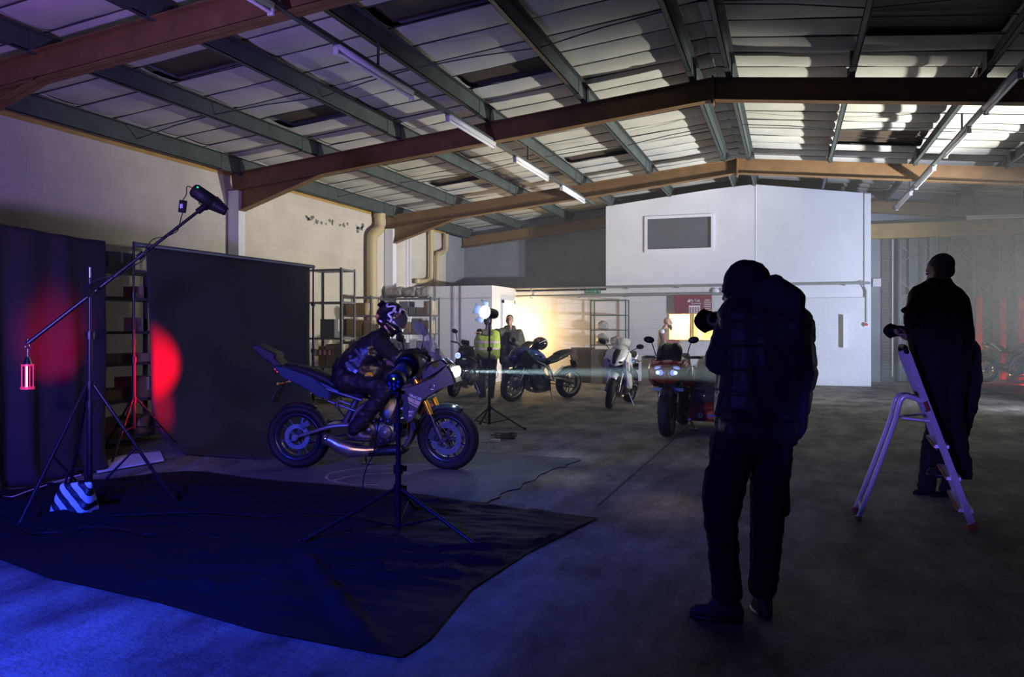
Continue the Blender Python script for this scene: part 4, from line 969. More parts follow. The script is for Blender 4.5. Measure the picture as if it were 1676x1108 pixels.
# ---------------------------------------------------------------- motorcycles
def MC(name, *a, **k): return bpy.data.materials.get(name) or mat(name, *a, **k)
m_frame = MC('frame_alloy', (.22, .21, .22), .4, .7); m_eng = MC('engine_grey', (.07, .07, .075), .34, .7, var=.2, vscale=20)
m_gold = MC('gold_fork', (.80, .42, .05), .28, .8); m_seat = MC('seat_vinyl', (.010, .010, .011), .5, spec=.3, bump=.2, bscale=50)
m_screen = MC('screen_plastic', (.35, .40, .45), .06, alpha=.22); m_dscreen = MC('smoked_screen', (.02, .02, .022), .1, coat=.6)
m_disc = MC('brake_steel', (.55, .55, .58), .3, .95); m_exh = MC('exhaust_steel', (.42, .34, .30), .3, .9, var=.25, vscale=9)
m_red_l = MC('tail_red', (.6, .02, .01), .3, emit=(1, .03, .01), estr=9)
m_led = MC('bike_led', (1, 1, 1), .3, emit=(.72, .95, 1), estr=55)
m_lens = MC('lamp_lens', (.30, .33, .45), .08, coat=1, metal=.6)
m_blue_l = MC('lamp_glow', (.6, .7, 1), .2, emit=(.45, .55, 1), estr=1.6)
def superring(x, z, hy, hz, n=20, e=2.6, y0=0):
    pts = []
    for k in range(n):
        a = 2 * pi * k / n; c, s = cos(a), sin(a)
        pts.append(V((x, y0 + hy * math.copysign(abs(c) ** (2 / e), c), z + hz * math.copysign(abs(s) ** (2 / e), s))))
    return pts
def loftx(mb, st, n=20, e=2.6, y0=0, k=3):
    """shape lofted along x through stations (x, z, half width, half height), smoothed"""
    P = smoothpath([V((a[0], a[1], 0)) for a in st], k); Q = smoothpath([V((a[2], a[3], 0)) for a in st], k)
    return mb.loft([superring(p.x, p.y, max(.004, q.x), max(.004, q.y), n, e, y0) for p, q in zip(P, Q)])
def arc_guard(mb, cx, cz, R, a0, a1, hw, th=.006, n=14, M=None):
    """curved mudguard about an axle; angles from +x upwards"""
    rings = []
    for i in range(n + 1):
        a = rad(a0 + (a1 - a0) * i / n); t = i / n; w = hw * (1 - .25 * abs(2 * t - 1) ** 3)
        ring = []
        for rr, side in ((R, 1), (R + th, -1)):
            for j in range(9):
                v = (-1 + 2 * j / 8) * side; rad_ = rr - .035 * abs(v) ** 2.2
                ring.append(V((cx + cos(a) * rad_, v * w, cz + sin(a) * rad_)))
        rings.append(ring)
    mb.loft(rings)
def disc_mesh(mb, c, r0, r1, y, n=96):
    rows = 6
    for face in (-.0025, .0025):
        for i in range(n):
            for j in range(rows):
                if 0 < j < rows - 1 and (i * 2 + j * 3) % 7 == 0: continue
                a0, a1 = 2 * pi * i / n, 2 * pi * (i + 1) / n; q0, q1 = r0 + (r1 - r0) * j / rows, r0 + (r1 - r0) * (j + 1) / rows
                vs = [V((c[0] + cos(a) * q, y + face, c[1] + sin(a) * q)) for a, q in ((a0, q0), (a1, q0), (a1, q1), (a0, q1))]
                mb.add(vs, [(0, 1, 2, 3)], False)
def moto_wheel(t, nm, cx, R, w, M=Matrix(), rim=None, spokes=10, disc=None, fine=True):
    """tyre is the part; rim, spokes, brake discs are its sub-parts"""
    c = (cx, 0, R); nt_ = 56 if fine else 32
    mb = MB(); prof = []
    for k in range(14):
        a = 2 * pi * k / 14; rr = R - .055 + .055 * cos(a); prof.append((rr, w * sin(a) * (1.0 if cos(a) > 0 else .8)))
    mb.lathe(prof, c, (0, 1, 0), nt_)
    if fine:
        for k in range(44):      # tread blocks
            a = 2 * pi * k / 44
            for s_ in (-1, 1):
                p = [V((cx + cos(a + q) * (R + .0025 - abs(y_) * abs(y_) * 5.5), y_ * s_, R + sin(a + q) * (R + .0025 - abs(y_) * abs(y_) * 5.5))) for q, y_ in ((0, w * .12), (.05, w * .12), (.13, w * .62), (.085, w * .66))]
                mb.add(p, [(0, 1, 2, 3)], False)
    mb.xf(M); ty = mb.build(nm, M_['tyre'], t, fix=False)
    mr_ = rim or M_['dark_alloy']
    mb = MB(); q = R - .108; mb.lathe([(q + .012, -w * .75), (q + .022, -w * .78), (q + .012, -w * .6), (q - .008, -w * .4), (q - .008, w * .4), (q + .012, w * .6), (q + .022, w * .78), (q + .012, w * .75), (q - .014, w * .4), (q - .014, -w * .4)], c, (0, 1, 0), nt_)
    mb.xf(M); mb.build('rim', mr_, ty)
    mb = MB()
    for k in range(spokes):
        a = 2 * pi * k / spokes + .2; d = V((cos(a), 0, sin(a))); e = V((-sin(a), 0, cos(a))) * (.02 if k % 2 else -.02)
        mb.beam(V(c) + d * .03 + V((0, .02 * (1 if k % 2 else -1), 0)), V(c) + d * (q - .005) + e, .018, .014, (0, 1, 0))
    mb.cyl((cx, -w * .6, R), (cx, w * .6, R), .042, n=20); mb.cyl((cx, -w * .95, R), (cx, w * .95, R), .014, n=12)
    mb.xf(M); mb.build('spokes', mr_, ty, fix=False)
    for s_, r1 in (disc or ()):
        mb = MB(); disc_mesh(mb, (cx, R), r1 * .66, r1, s_ * w * .72); mb.xf(M); mb.build('brake_disc', m_disc, ty, fix=False)
        mb = MB()
        for k in range(5):
            a = 2 * pi * k / 5; mb.beam((cx + cos(a) * .04, s_ * w * .7, R + sin(a) * .04), (cx + cos(a) * r1 * .68, s_ * w * .72, R + sin(a) * r1 * .68), .02, .006, (0, 1, 0))
        mb.xf(M); mb.build('disc_carrier', M_['dark_alloy'], ty, fix=False)
    return ty
def part(t, nm, m, f, M=None, fix=True):
    mb = MB(); f(mb)
    if M is not None: mb.xf(M)
    return mb.build(nm, m, t, fix=fix)
def motorcycle(label, pr, pf, style, pal, lean=0, steer=0, WB=1.46, group=None, fine=True, up=1.0, name='motorcycle'):
    """pr, pf: ground points under the rear and front axle. local x forward, y left, z up"""
    pr = V((pr.x, pr.y, 0)); pf = V((pf.x, pf.y, 0)); d = pf - pr; ang = math.atan2(d.y, d.x); s = d.length / WB
    t = thing(name, label, 'motorcycle', pr, group); t.rotation_euler = (lean, 0, ang); t.rotation_mode = 'XYZ'; t.scale = (s, s, s * up); t['_w'] = [0, 0, 0]
    body, body2, frk = pal['body'], pal.get('body2', pal['body']), pal.get('fork', M_['chrome'])
    R = .31; rake = rad(24); ax = V((-sin(rake), 0, cos(rake))); hub = V((WB, 0, R)); headz = .60
    Mst = Matrix.Translation(hub) @ Matrix.Rotation(steer, 4, ax) @ Matrix.Translation(-hub)
    tour = style == 'tourer'
    moto_wheel(t, 'front_wheel', WB, R, .078 if tour else .062, Mst, pal.get('rim'), disc=((-1, .155), (1, .155)), fine=fine)
    moto_wheel(t, 'rear_wheel', 0, R, .088, Matrix(), pal.get('rim'), disc=((-1, .122),), fine=fine)
    adv = style == 'adventure'; sport = style == 'sport'; tour = style == 'tourer'
    hz = {'adventure': 1.07, 'naked': 1.05, 'sport': .90, 'tourer': 1.0}[style]      # handlebar height
    for s_ in (-1, 1):
        y = s_ * .105; o = V((.03, 0, 0)); b0 = hub + V((-.02, y, 0)); 
        f = part(t, 'fork_leg', frk, lambda mb: mb.tube([b0 + ax * .26 , b0 + ax * .66], .027, 16), Mst)
        part(f, 'fork_tube', M_['chrome'], lambda mb: mb.tube([b0 + ax * .10, b0 + ax * .28], .021, 16), Mst)
        part(f, 'fork_shoe', M_['dark_alloy'], lambda mb: (mb.tube([b0 - ax * .02, b0 + ax * .13], [.026, .028], 14), mb.cyl(hub + V((0, y * .8, 0)), hub + V((0, y * 1.25, 0)), .022)), Mst)
        part(f, 'brake_caliper', M_['dark_alloy'], lambda mb: (mb.box((-.03, -.022, -.055), (.035, .022, .055), Matrix.Rotation(.4, 3, 'Y'), hub + V((-.12, s_ * .078, .05))), mb.cyl(hub + V((-.105, s_ * .10, .09)), hub + V((-.105, s_ * .115, .09)), .014), mb.cyl(hub + V((-.11, s_ * .10, .04)), hub + V((-.11, s_ * .115, .04)), .014)), Mst)
    part(t, 'fork_clamp', M_['dark_alloy'], lambda mb: [mb.hull([(hub + V((-.02, -.105, 0)) + ax * h, .034), (hub + V((-.02, .105, 0)) + ax * h, .034), (hub + V((-.06, 0, 0)) + ax * h, .03)]) for h in (.42, .64)], Mst)
    part(t, 'front_mudguard', pal.get('guard', M_['black_plastic']), lambda mb: arc_guard(mb, WB, R, R + .018, 48 if not adv else 62, 168, .075), Mst)
    # frame, swingarm, engine
    part(t, 'swingarm', pal.get('arm', m_frame), lambda mb: [mb.tube(smoothpath([(0, s_ * .115, R), (.16, s_ * .118, R + .05), (.36, s_ * .11, R + .11), (.52, s_ * .08, R + .12)], 4), [.026, .027, .028, .029, .031, .033, .036, .038, .04, .042, .043, .044, .045], 12, flat=.55) for s_ in (-1, 1)] + [mb.beam((.36, -.1, R + .11), (.36, .1, R + .11), .08, .05)] + [mb.cyl((0, s_ * .14, R), (0, s_ * .10, R), .03) for s_ in (-1, 1)])
    part(t, 'rear_caliper', M_['dark_alloy'], lambda mb: mb.box((-.05, -.11, -.025), (.05, -.07, .025), Matrix.Rotation(-.5, 3, 'Y'), (.09, 0, R + .12)))
    part(t, 'main_frame', m_frame, lambda mb: [mb.tube(smoothpath([(1.17, s_ * .06, .86), (1.03, s_ * .15, .78), (.80, s_ * .165, .68), (.62, s_ * .13, .58), (.54, s_ * .12, .42)], 4), [.03] * 4 + [.042] * 9 + [.036] * 4, 10, flat=.6) for s_ in (-1, 1)] + [mb.cyl((1.19, 0, .84), (1.13, 0, .98), .04)])
    part(t, 'engine', m_eng, lambda mb: (mb.hull([((.72, y, .40), .08) for y in (-.12, .12)] + [((.98, y, .36), .07) for y in (-.11, .11)] + [((.78, y, .26), .05) for y in (-.1, .1)] + [((1.0, y, .46), .05) for y in (-.1, .1)]), mb.hull([((.93, y, .50), .07) for y in (-.14, .14)] + [((.86, y, .66), .065) for y in (-.14, .14)] + [((1.0, y, .68), .05) for y in (-.13, .13)])))
    e = [o for o in kids(t) if o.name.startswith('engine')][-1]
    for (x, z, r, y, mm_) in ((.90, .38, .062, -.205, m_frame), (.74, .40, .072, -.20, M_['dark_alloy']), (.62, .44, .05, -.17, m_frame)):
        part(e, 'engine_cover', mm_, lambda mb: mb.lathe([(0, 0), (r, 0), (r, .018), (r * .8, .035), (r * .45, .035), (r * .42, .045), (0, .045)], (x, y + .03, z), (0, -1, 0), 24, False))
    for k in range(5): part(e, 'cooling_fin', m_eng, lambda mb: mb.box((-.10, -.178, -.004), (.10, .178, .004), Matrix.Rotation(.3, 3, 'Y'), (.925, 0, .52 + k * .03)))
    if fine:
        for k in range(12):
            a = 2 * pi * k / 12; part(e, 'bolt', M_['chrome'], lambda mb: mb.cyl((.86 + cos(a) * .135, -.185, .40 + sin(a) * .10), (.86 + cos(a) * .135, -.206, .40 + sin(a) * .10), .008, n=8))
    part(t, 'radiator', M_['black_metal'], lambda mb: mb.box((-.02, -.16, -.15), (.02, .16, .15), Matrix.Rotation(-.25, 3, 'Y'), (1.13, 0, .55)))
    ex = part(t, 'exhaust', m_exh, lambda mb: [mb.tube(smoothpath([(1.02, y, .60), (1.12, y, .55), (1.13, y * .9, .38), (1.04, y * .6, .22), (.84, y * .4, .165)], 5), .021, 12) for y in (-.10, -.03, .04, .11)] + [mb.hull([((.86, 0, .19), (.05, .1, .05)), ((.58, -.06, .20), (.05, .11, .055))])])
    if sport or style == 'naked' or tour:
        part(ex, 'silencer', pal.get('pipe', m_exh), lambda mb: mb.tube([(.55, -.14, .24), (.36, -.18, .33), (.30, -.185, .37), (-.02, -.20, .56 if sport else .47), (-.05, -.20, .575 if sport else .48)], [.025, .028, .05, .055, .04], 16))
    else:
        part(ex, 'silencer', m_exh, lambda mb: mb.tube([(.72, -.11, .19), (.56, -.15, .20), (.44, -.17, .25), (.38, -.18, .29), (.345, -.18, .305)], [.05, .075, .07, .055, .05], 16))
        part(ex, 'tail_pipe', M_['chrome'], lambda mb: mb.lathe([(.045, 0), (.052, 0), (.052, .05), (.045, .05)], (.35, -.18, .30), (-1, 0, .35), 20))
    part(t, 'chain', M_['black_metal'], lambda mb: mb.tube(smoothpath([(0, .125, R + .09), (.3, .125, R + .13), (.6, .12, .47), (.66, .12, .40), (.6, .12, .34), (.3, .125, R - .02), (0, .125, R - .09), (-.09, .125, R), (0, .125, R + .09)], 3), .009, 6))
    part(t, 'shock_absorber', pal.get('spring', M_['dark_alloy']), lambda mb: mb.tube([(.46, -.02, .44), (.60, -.02, .72)], .032, 14))
    part(t, 'side_stand', M_['alloy'], lambda mb: (mb.tube([(.60, .10, .26), (.60, .24, .02)], .012, 8), mb.box((-.04, -.02, -.006), (.04, .02, .004), at=(.60, .25, .012))))
    for s_ in (-1, 1):
        part(t, 'foot_peg', M_['alloy'], lambda mb: (mb.tube([(.60, s_ * .14, .40), (.60, s_ * .25, .39)], .013, 8), mb.beam((.66, s_ * .14, .56), (.58, s_ * .15, .38), .03, .01, (0, 1, 0))))
    # tank, seat, tail
    tz = .87 if not sport else .84
    part(t, 'fuel_tank', pal.get('tank', body), lambda mb: loftx(mb, [(.70, tz - .06, .08, .05), (.78, tz - .03, .13, .10), (.95, tz + .02, .165, .14), (1.08, tz + .03, .16, .13), (1.20, tz + .01, .10, .09)], k=4))
    if sport:
        part(t, 'seat', m_seat, lambda mb: loftx(mb, [(.72, .80, .10, .03), (.55, .76, .13, .035), (.40, .80, .13, .04)], k=4))
        tl = part(t, 'tail_unit', body2, lambda mb: loftx(mb, [(.62, .72, .10, .04), (.40, .80, .12, .07), (.15, .88, .10, .06), (-.06, .94, .04, .022)], k=4))
        part(tl, 'pillion_seat', m_seat, lambda mb: loftx(mb, [(.38, .87, .10, .025), (.22, .92, .10, .03), (.04, .955, .05, .02)], k=3))
    else:
        part(t, 'seat', m_seat, lambda mb: loftx(mb, [(.74, .83, .08, .04), (.62, .79, .14, .045), (.42, .80, .15, .05), (.30, .86, .14, .055), (.12, .93, .12, .05), (-.12, .99, .08, .03)], k=4))
        tl = part(t, 'tail_unit', body2, lambda mb: loftx(mb, [(.66, .72, .09, .04), (.45, .74, .12, .05), (.2, .84, .11, .055), (-.02, .91, .08, .045), (-.18, .955, .04, .025)], k=4))
    zt = .93 if sport else .955
    part(tl, 'tail_light', m_red_l if adv else MC('tail_red_off', (.3, .02, .02), .3), lambda mb: (mb.ell((-.20 if not sport else -.07, 0, zt - .015), .02, .05, .016), mb.ell((-.22 if adv else -.1, -.06 if adv else 0, zt + .03 if adv else zt), .008, .012, .03 if adv else .008)))
    pb0 = V((-.1 if not sport else .02, 0, zt - .05))
    part(tl, 'plate_bracket', M_['black_plastic'], lambda mb: (mb.tube([pb0, pb0 + V((-.10, 0, -.16))], .016, 8, flat=.5), mb.box((-.004, -.09, -.07), (.004, .09, .07), Matrix.Rotation(.4, 3, 'Y'), pb0 + V((-.12, 0, -.20)))))
    for s_ in (-1, 1): part(tl, 'indicator', MC('amber_lens', (.6, .3, .05), .3), lambda mb: (mb.tube([pb0 + V((-.05, s_ * .02, -.08)), pb0 + V((-.06, s_ * .12, -.08))], .006, 6), mb.ell(pb0 + V((-.06, s_ * .14, -.08)), .012, .028, .014)))
    part(t, 'rear_hugger', M_['black_plastic'], lambda mb: arc_guard(mb, 0, R, R + .02, 60 if adv else 20, 118, .07))
    # bars, mirrors
    hb = hub + ax * (.72 if not sport else .60) + V((-.04, 0, 0)); hb.z = hz
    hw = .36 if not sport else .31
    def hbar(mb):
        if sport:
            for s_ in (-1, 1): mb.tube([hb + V((0, s_ * .1, .0)), hb + V((-.02, s_ * .16, 0)), hb + V((-.10, s_ * hw, -.02))], .012, 8)
        else: mb.tube(smoothpath([hb + V((-.10, -hw, 0)), hb + V((-.03, -.2, .0)), hb + V((.02, -.09, -.05)), hb + V((.02, .09, -.05)), hb + V((-.03, .2, 0)), hb + V((-.10, hw, 0))], 4), .013, 8)
    H = part(t, 'handlebar', M_['black_metal'], hbar, Mst)
    for s_ in (-1, 1):
        g0 = hb + V((-.055, s_ * (hw - .13), -.005 if sport else 0)); g1 = hb + V((-.10, s_ * hw, -.02 if sport else 0))
        part(H, 'grip', M_['matt_black'], lambda mb: mb.tube([g0, g1], .018, 12), Mst)
        part(H, 'bar_end', M_['chrome'], lambda mb: mb.tube([g1, g1 + (g1 - g0).normalized() * .03], .016, 12), Mst)
        part(H, 'lever', M_['alloy'], lambda mb: mb.tube(smoothpath([g0 + V((.03, -s_ * .03, .01)), g0 + V((.08, 0, 0)), g1 + V((.07, 0, 0))], 4), .006, 6), Mst)
        if adv: part(H, 'hand_guard', m_brn, lambda mb: loftx(mb, [(g1.x - .02, g1.z + .005, .015, .022), (g1.x + .09, g1.z - .005, .02, .032), (g1.x + .2, g1.z - .03, .02, .03), (g1.x + .24, g1.z - .04, .01, .015)], y0=g1.y - s_ * -.01, k=3), Mst)
        st = g0 + V((.04, -s_ * .03, .01)); mz = st + (V((.02, s_ * .06, .20)) if not sport else V((.10, s_ * .14, .16)))
        if sport: st = hub + ax * .70 + V((.1, s_ * .14, .02)); mz = st + V((-.04, s_ * .17, .14))
        mi = part(t, 'mirror', M_['black_plastic'], lambda mb: (mb.tube([st, st.lerp(mz, .5) + V((.01, 0, .01)), mz], .007, 8), mb.ell(mz + V((0, s_ * .03, .02)), .022, .072, .045, Matrix.Rotation(s_ * .15, 3, 'X'))), Mst if not sport else None)
        part(mi, 'mirror_glass', M_['chrome'], lambda mb: mb.ell(mz + V((-.019, s_ * .03, .02)), .006, .062, .036, Matrix.Rotation(s_ * .15, 3, 'X')), Mst if not sport else None)
    part(t, 'instrument_panel', M_['black_plastic'], lambda mb: mb.box((-.03, -.08, -.05), (.02, .08, .05), Matrix.Rotation(.7, 3, 'Y'), hb + V((.09, 0, .04))), Mst)
    t['_hub'] = list(hub)
    return t, Mst
m_brn = MC('guard_brown', (.10, .07, .055), .45)
def off(p, r, f, w): return p + (RT * r + FW * f).normalized() * w
# ---- the hero: dark tourer under the rider
hr, hf = G(490, 765.5), G(733, 769.5)
m_tan = MC('matt_bronze', (.05, .04, .033), .38, .0, spec=.35); m_navy = MC('tail_navy', (.014, .022, .05), .32, .0, spec=.4)
hero, Ms = motorcycle('dark motorcycle ridden by the helmeted rider, headlight blazing to the right', hr, hf, 'adventure', dict(body=m_tan, body2=m_navy, tank=MC('tank_dark', (.03, .035, .05), .25, .5), fork=m_gold, rim=MC('rim_blueblack', (.05, .06, .10), .3, .7), guard=MC('guard_gloss', (.02, .03, .035), .15, coat=.6)), steer=-.22, lean=rad(0))
def L2(px, py, y): return V(((px - 490) / 163, y, (766 - py) / 163))
sidep = [(658, 637), (685, 629), (712, 618), (733, 601), (741, 612), (746, 628), (722, 637), (694, 656), (689, 664), (677, 688), (669, 692), (672, 668), (670, 648)]
for s_ in (-1, 1):
    pn = part(hero, 'side_fairing', m_tan, lambda mb: mb.prism([(L2(a, b, 0).x, L2(a, b, 0).z) for a, b in sidep], s_ * .13, s_ * .20, bev=.02))
    def decal(nm, pts, m, y0=.2015, y1=.2035): part(pn, nm, m, lambda mb: mb.prism([(L2(a, b, 0).x, L2(a, b, 0).z) for a, b in pts], s_ * y0, s_ * y1))
    decal('fairing_stripe', [(672, 649), (692, 657), (689, 663), (672.5, 655.5)], MC('pale_bronze', (.45, .33, .22), .4))
    decal('fairing_stripe', [(672.8, 657), (688, 664.3), (687, 666), (673, 658.6)], MC('pale_bronze', (.45, .33, .22), .4))
    if s_ < 0:
        textobj('fairing_text', 'TRACER', .034, L2(683.5, 650, -.204), (1, 0, -.36), (.36, 0, 1), M_['white_paint'], pn)
        textobj('fairing_text', 'Y', .03, L2(682, 656.6, -.206), (1, 0, -.36), (.36, 0, 1), M_['matt_black'], pn)
        textobj('fairing_text', 'MT', .035, L2(677, 673, -.204), (1, 0, -.1), (.1, 0, 1), M_['white_paint'], pn); textobj('fairing_text', '09', .03, L2(676, 678, -.204), (1, 0, -.1), (.1, 0, 1), M_['white_paint'], pn)
    part(pn, 'fairing_bolt', M_['chrome'], lambda mb: mb.lathe([(.018, 0), (.026, 0), (.026, .01), (.018, .01)], L2(710, 634, s_ * .203), (0, s_, 0), 20))
    part(hero, 'inner_fairing', M_['black_plastic'], lambda mb: mb.prism([(L2(a, b, 0).x, L2(a, b, 0).z) for a, b in [(660, 637), (672, 646), (674, 668), (672, 690), (662, 680), (664, 655), (655, 645)]], s_ * .12, s_ * .185, bev=.01))
    part(hero, 'nose_cowl', M_['black_plastic'], lambda mb: mb.prism([(L2(a, b, 0).x, L2(a, b, 0).z) for a, b in [(690, 618), (706, 596), (724, 592), (733, 600), (714, 616), (692, 626)]], s_ * .07, s_ * .16, bev=.02))
nose = part(hero, 'front_fairing', m_tan, lambda mb: loftx(mb, [(1.20, .93, .15, .06), (1.36, .96, .14, .09), (1.48, .97, .10, .08), (1.545, .95, .05, .045)], k=3))
part(hero, 'tail_panel', m_navy, lambda mb: mb.prism([(L2(a, b, 0).x, L2(a, b, 0).z) for a, b in [(452, 604), (468, 604), (520, 620), (548, 645), (546, 657), (528, 652), (495, 634), (470, 622)]], -.13, .13, bev=.02))
part(hero, 'luggage_rack', M_['black_plastic'], lambda mb: mb.prism([(L2(a, b, 0).x, L2(a, b, 0).z) for a, b in [(417, 572), (428, 570), (459, 585), (458, 593), (470, 604), (458, 606), (444, 597), (436, 592)]], -.12, .12, bev=.02))
for y in (-.06, .06): part(hero, 'headlight', m_led, lambda mb: mb.ell((1.545, y, .945), .03, .05, .05))
def scr(mb, b0, b1, w0, w1, curve=.12, th=.004, n=10):
    for off in (0, th): pass
    def fn(u, v):
        p = V(b0).lerp(V(b1), v); w = w0 + (w1 - w0) * v; s = (u - .5) * 2; w *= math.sqrt(max(.05, 1 - .0 * v)) 
        if v > .7: w *= math.sqrt(max(.15, 1 - ((v - .7) / .33) ** 2))
        return p + V((-curve * s * s, s * w, 0))
    mb.grid(fn, n, n)
sc_ = part(hero, 'windscreen', MC('screen_plastic', (.35, .40, .45), .06), lambda mb: scr(mb, (1.475, 0, 1.02), (1.215, 0, 1.415), .16, .13, .10), fix=False)
md = sc_.modifiers.new('t', 'SOLIDIFY'); md.thickness = .005
part(hero, 'screen_bracket', M_['black_plastic'], lambda mb: [mb.tube([(1.34, y, 1.0), (1.36, y, 1.16)], .012, 8) for y in (-.06, .06)])
part(hero, 'under_cowl', M_['black_plastic'], lambda mb: mb.hull([((.70, -.08, .17), .04), ((.70, .08, .17), .04), ((1.02, -.08, .20), .05), ((1.02, .08, .20), .05)]))
part(hero, 'subframe', m_frame, lambda mb: [mb.tube([(.32, s_ * .10, .66), (.62, s_ * .12, .56)], .012, 8) for s_ in (-1, 1)] + [mb.tube([(.1, s_ * .09, .84), (.66, s_ * .13, .67)], .013, 8) for s_ in (-1, 1)])
part(hero, 'brake_reservoir', M_['chrome'], lambda mb: mb.cyl((.42, -.14, .60), (.42, -.14, .66), .018))
hd = (hf - hr).normalized()
hp = hr + hd * 1.62 + V((0, 0, .97)); hp0 = hr + hd * 1.60 + V((0, 0, .965))
spot('headlight_beam', hp0 + RT * .02, hp0 + RT * 10 - FW * .3 + V((0, 0, -.05)), 62000, (.66, .95, 1), 4.6, .9, .012)
spot('headlight_wide', hp0 + RT * .03, hp0 + RT * 10 + V((0, 0, -3.5)) + FW * 6.0, 60, (.75, .95, 1), 60, .9, .03)

# ---- black naked bike behind the hi-vis man
b2, _ = motorcycle('black unfaired motorcycle partly hidden behind the man in the yellow vest', off(G(742, 650), .35, .94, 1.4), G(742, 650), 'naked', dict(body=M_['black_plastic'], fork=M_['black_metal']), steer=.1, fine=False, WB=1.4, lean=-.13)
part(b2, 'headlight', M_['black_plastic'], lambda mb: mb.ell((1.36, 0, .84), .08, .09, .09)); part([o for o in kids(b2) if o.name.startswith('headlight')][0], 'lens', m_blue_l, lambda mb: mb.lathe([(0, .0), (.055, 0), (.06, -.01), (0, -.01)], (1.44, 0, .84), (1, 0, 0), 20, False))
part([o for o in kids(b2) if o.name.startswith('headlight')][0], 'lens_mark', M_['black_metal'], lambda mb: [mb.beam((1.443, sin(a) * .01, .84 + cos(a) * .01), (1.443, sin(a) * .045, .84 + cos(a) * .045), .01, .004, (1, 0, 0)) for a in (0, 1.26, 2.5, 3.77, 5.03)], fix=False)
part(b2, 'frame_cover', MC('orange_frame', (.45, .08, .02), .4), lambda mb: [mb.tube([(1.1, s_ * .12, .8), (.8, s_ * .18, .45), (1.05, s_ * .16, .3)], .014, 8) for s_ in (-1, 1)])
# ---- blue sport bike
b3, _ = motorcycle('dark blue sport motorcycle parked side on in the beam of the headlight', off(G(838, 658), .775, .63, 1.42), G(838, 658), 'sport', dict(body=MC('deep_blue', (.01, .03, .12), .2, .3, coat=.5), body2=M_['black_plastic'], pipe=M_['chrome'], rim=MC('rim_pale', (.28, .30, .25), .35, .6)), steer=.15, fine=False, WB=1.42, lean=-.09)
for s_ in (-1, 1):
    part(b3, 'side_fairing', MC('dark_fairing', (.012, .02, .028), .2, coat=.5), lambda mb: mb.prism([(1.30, 1.0), (1.42, .86), (1.36, .72), (1.18, .52), (1.05, .24), (.62, .20), (.66, .40), (.86, .62), (1.05, .82)], s_ * .12, s_ * .22, bev=.04))
part(b3, 'front_fairing', bpy.data.materials['deep_blue'], lambda mb: loftx(mb, [(1.06, .95, .14, .06), (1.25, .93, .17, .12), (1.42, .88, .13, .10), (1.53, .82, .05, .05)], k=3))
s_c = part(b3, 'windscreen', m_dscreen, lambda mb: scr(mb, (1.38, 0, .98), (1.14, 0, 1.14), .13, .10), fix=False); s_c.modifiers.new('t', 'SOLIDIFY').thickness = .004
for y in (-.07, .07): part(b3, 'headlight', m_lens, lambda mb: mb.ell((1.48, y, .86), .03, .035, .022))
# ---- silver sport bike
m_sil = MC('silver_paint', (.62, .63, .70), .22, .15, coat=.6)
b4, _ = motorcycle('silver white sport motorcycle parked nose on beside the red sidecar outfit', off(G(998, 669), .36, .93, 1.4), G(998, 669), 'sport', dict(body=m_sil, body2=m_sil, tank=m_sil, guard=m_sil, fork=M_['chrome']), steer=.12, fine=False, WB=1.42, lean=-.13)
for s_ in (-1, 1):
    sf_ = part(b4, 'side_fairing', m_sil, lambda mb: mb.prism([(1.28, 1.02), (1.44, .86), (1.38, .74), (1.24, .62), (1.10, .38), (.82, .32), (.86, .44), (1.0, .58), (1.05, .82)], s_ * .12, s_ * .22, bev=.04))
    part(sf_, 'fairing_vent', M_['matt_black'], lambda mb: mb.prism([(1.20, .80), (1.22, .66), (1.0, .60), (1.08, .70)], s_ * .215, s_ * .226)); part(sf_, 'fairing_stripe', MC('stripe_blue', (.05, .2, .6), .3), lambda mb: mb.prism([(1.16, .92), (1.20, .86), (1.02, .80), (1.02, .84)], s_ * .215, s_ * .226))
ff = part(b4, 'front_fairing', m_sil, lambda mb: loftx(mb, [(1.06, .98, .15, .06), (1.25, .95, .18, .13), (1.42, .88, .15, .11), (1.54, .80, .05, .05)], k=3))
part(ff, 'nose_panel', M_['matt_black'], lambda mb: loftx(mb, [(1.30, 1.0, .06, .07), (1.45, .93, .06, .075), (1.55, .83, .03, .04)], k=2))
for y in (-.09, .09): part(b4, 'headlight', M_['black_plastic'], lambda mb: mb.ell((1.47, y, .83), .05, .05, .022))
s_c = part(b4, 'windscreen', MC('clear_screen', (.55, .58, .6), .05, alpha=.5), lambda mb: scr(mb, (1.38, 0, 1.04), (1.08, 0, 1.24), .15, .12), fix=False); s_c.modifiers.new('t', 'SOLIDIFY').thickness = .004
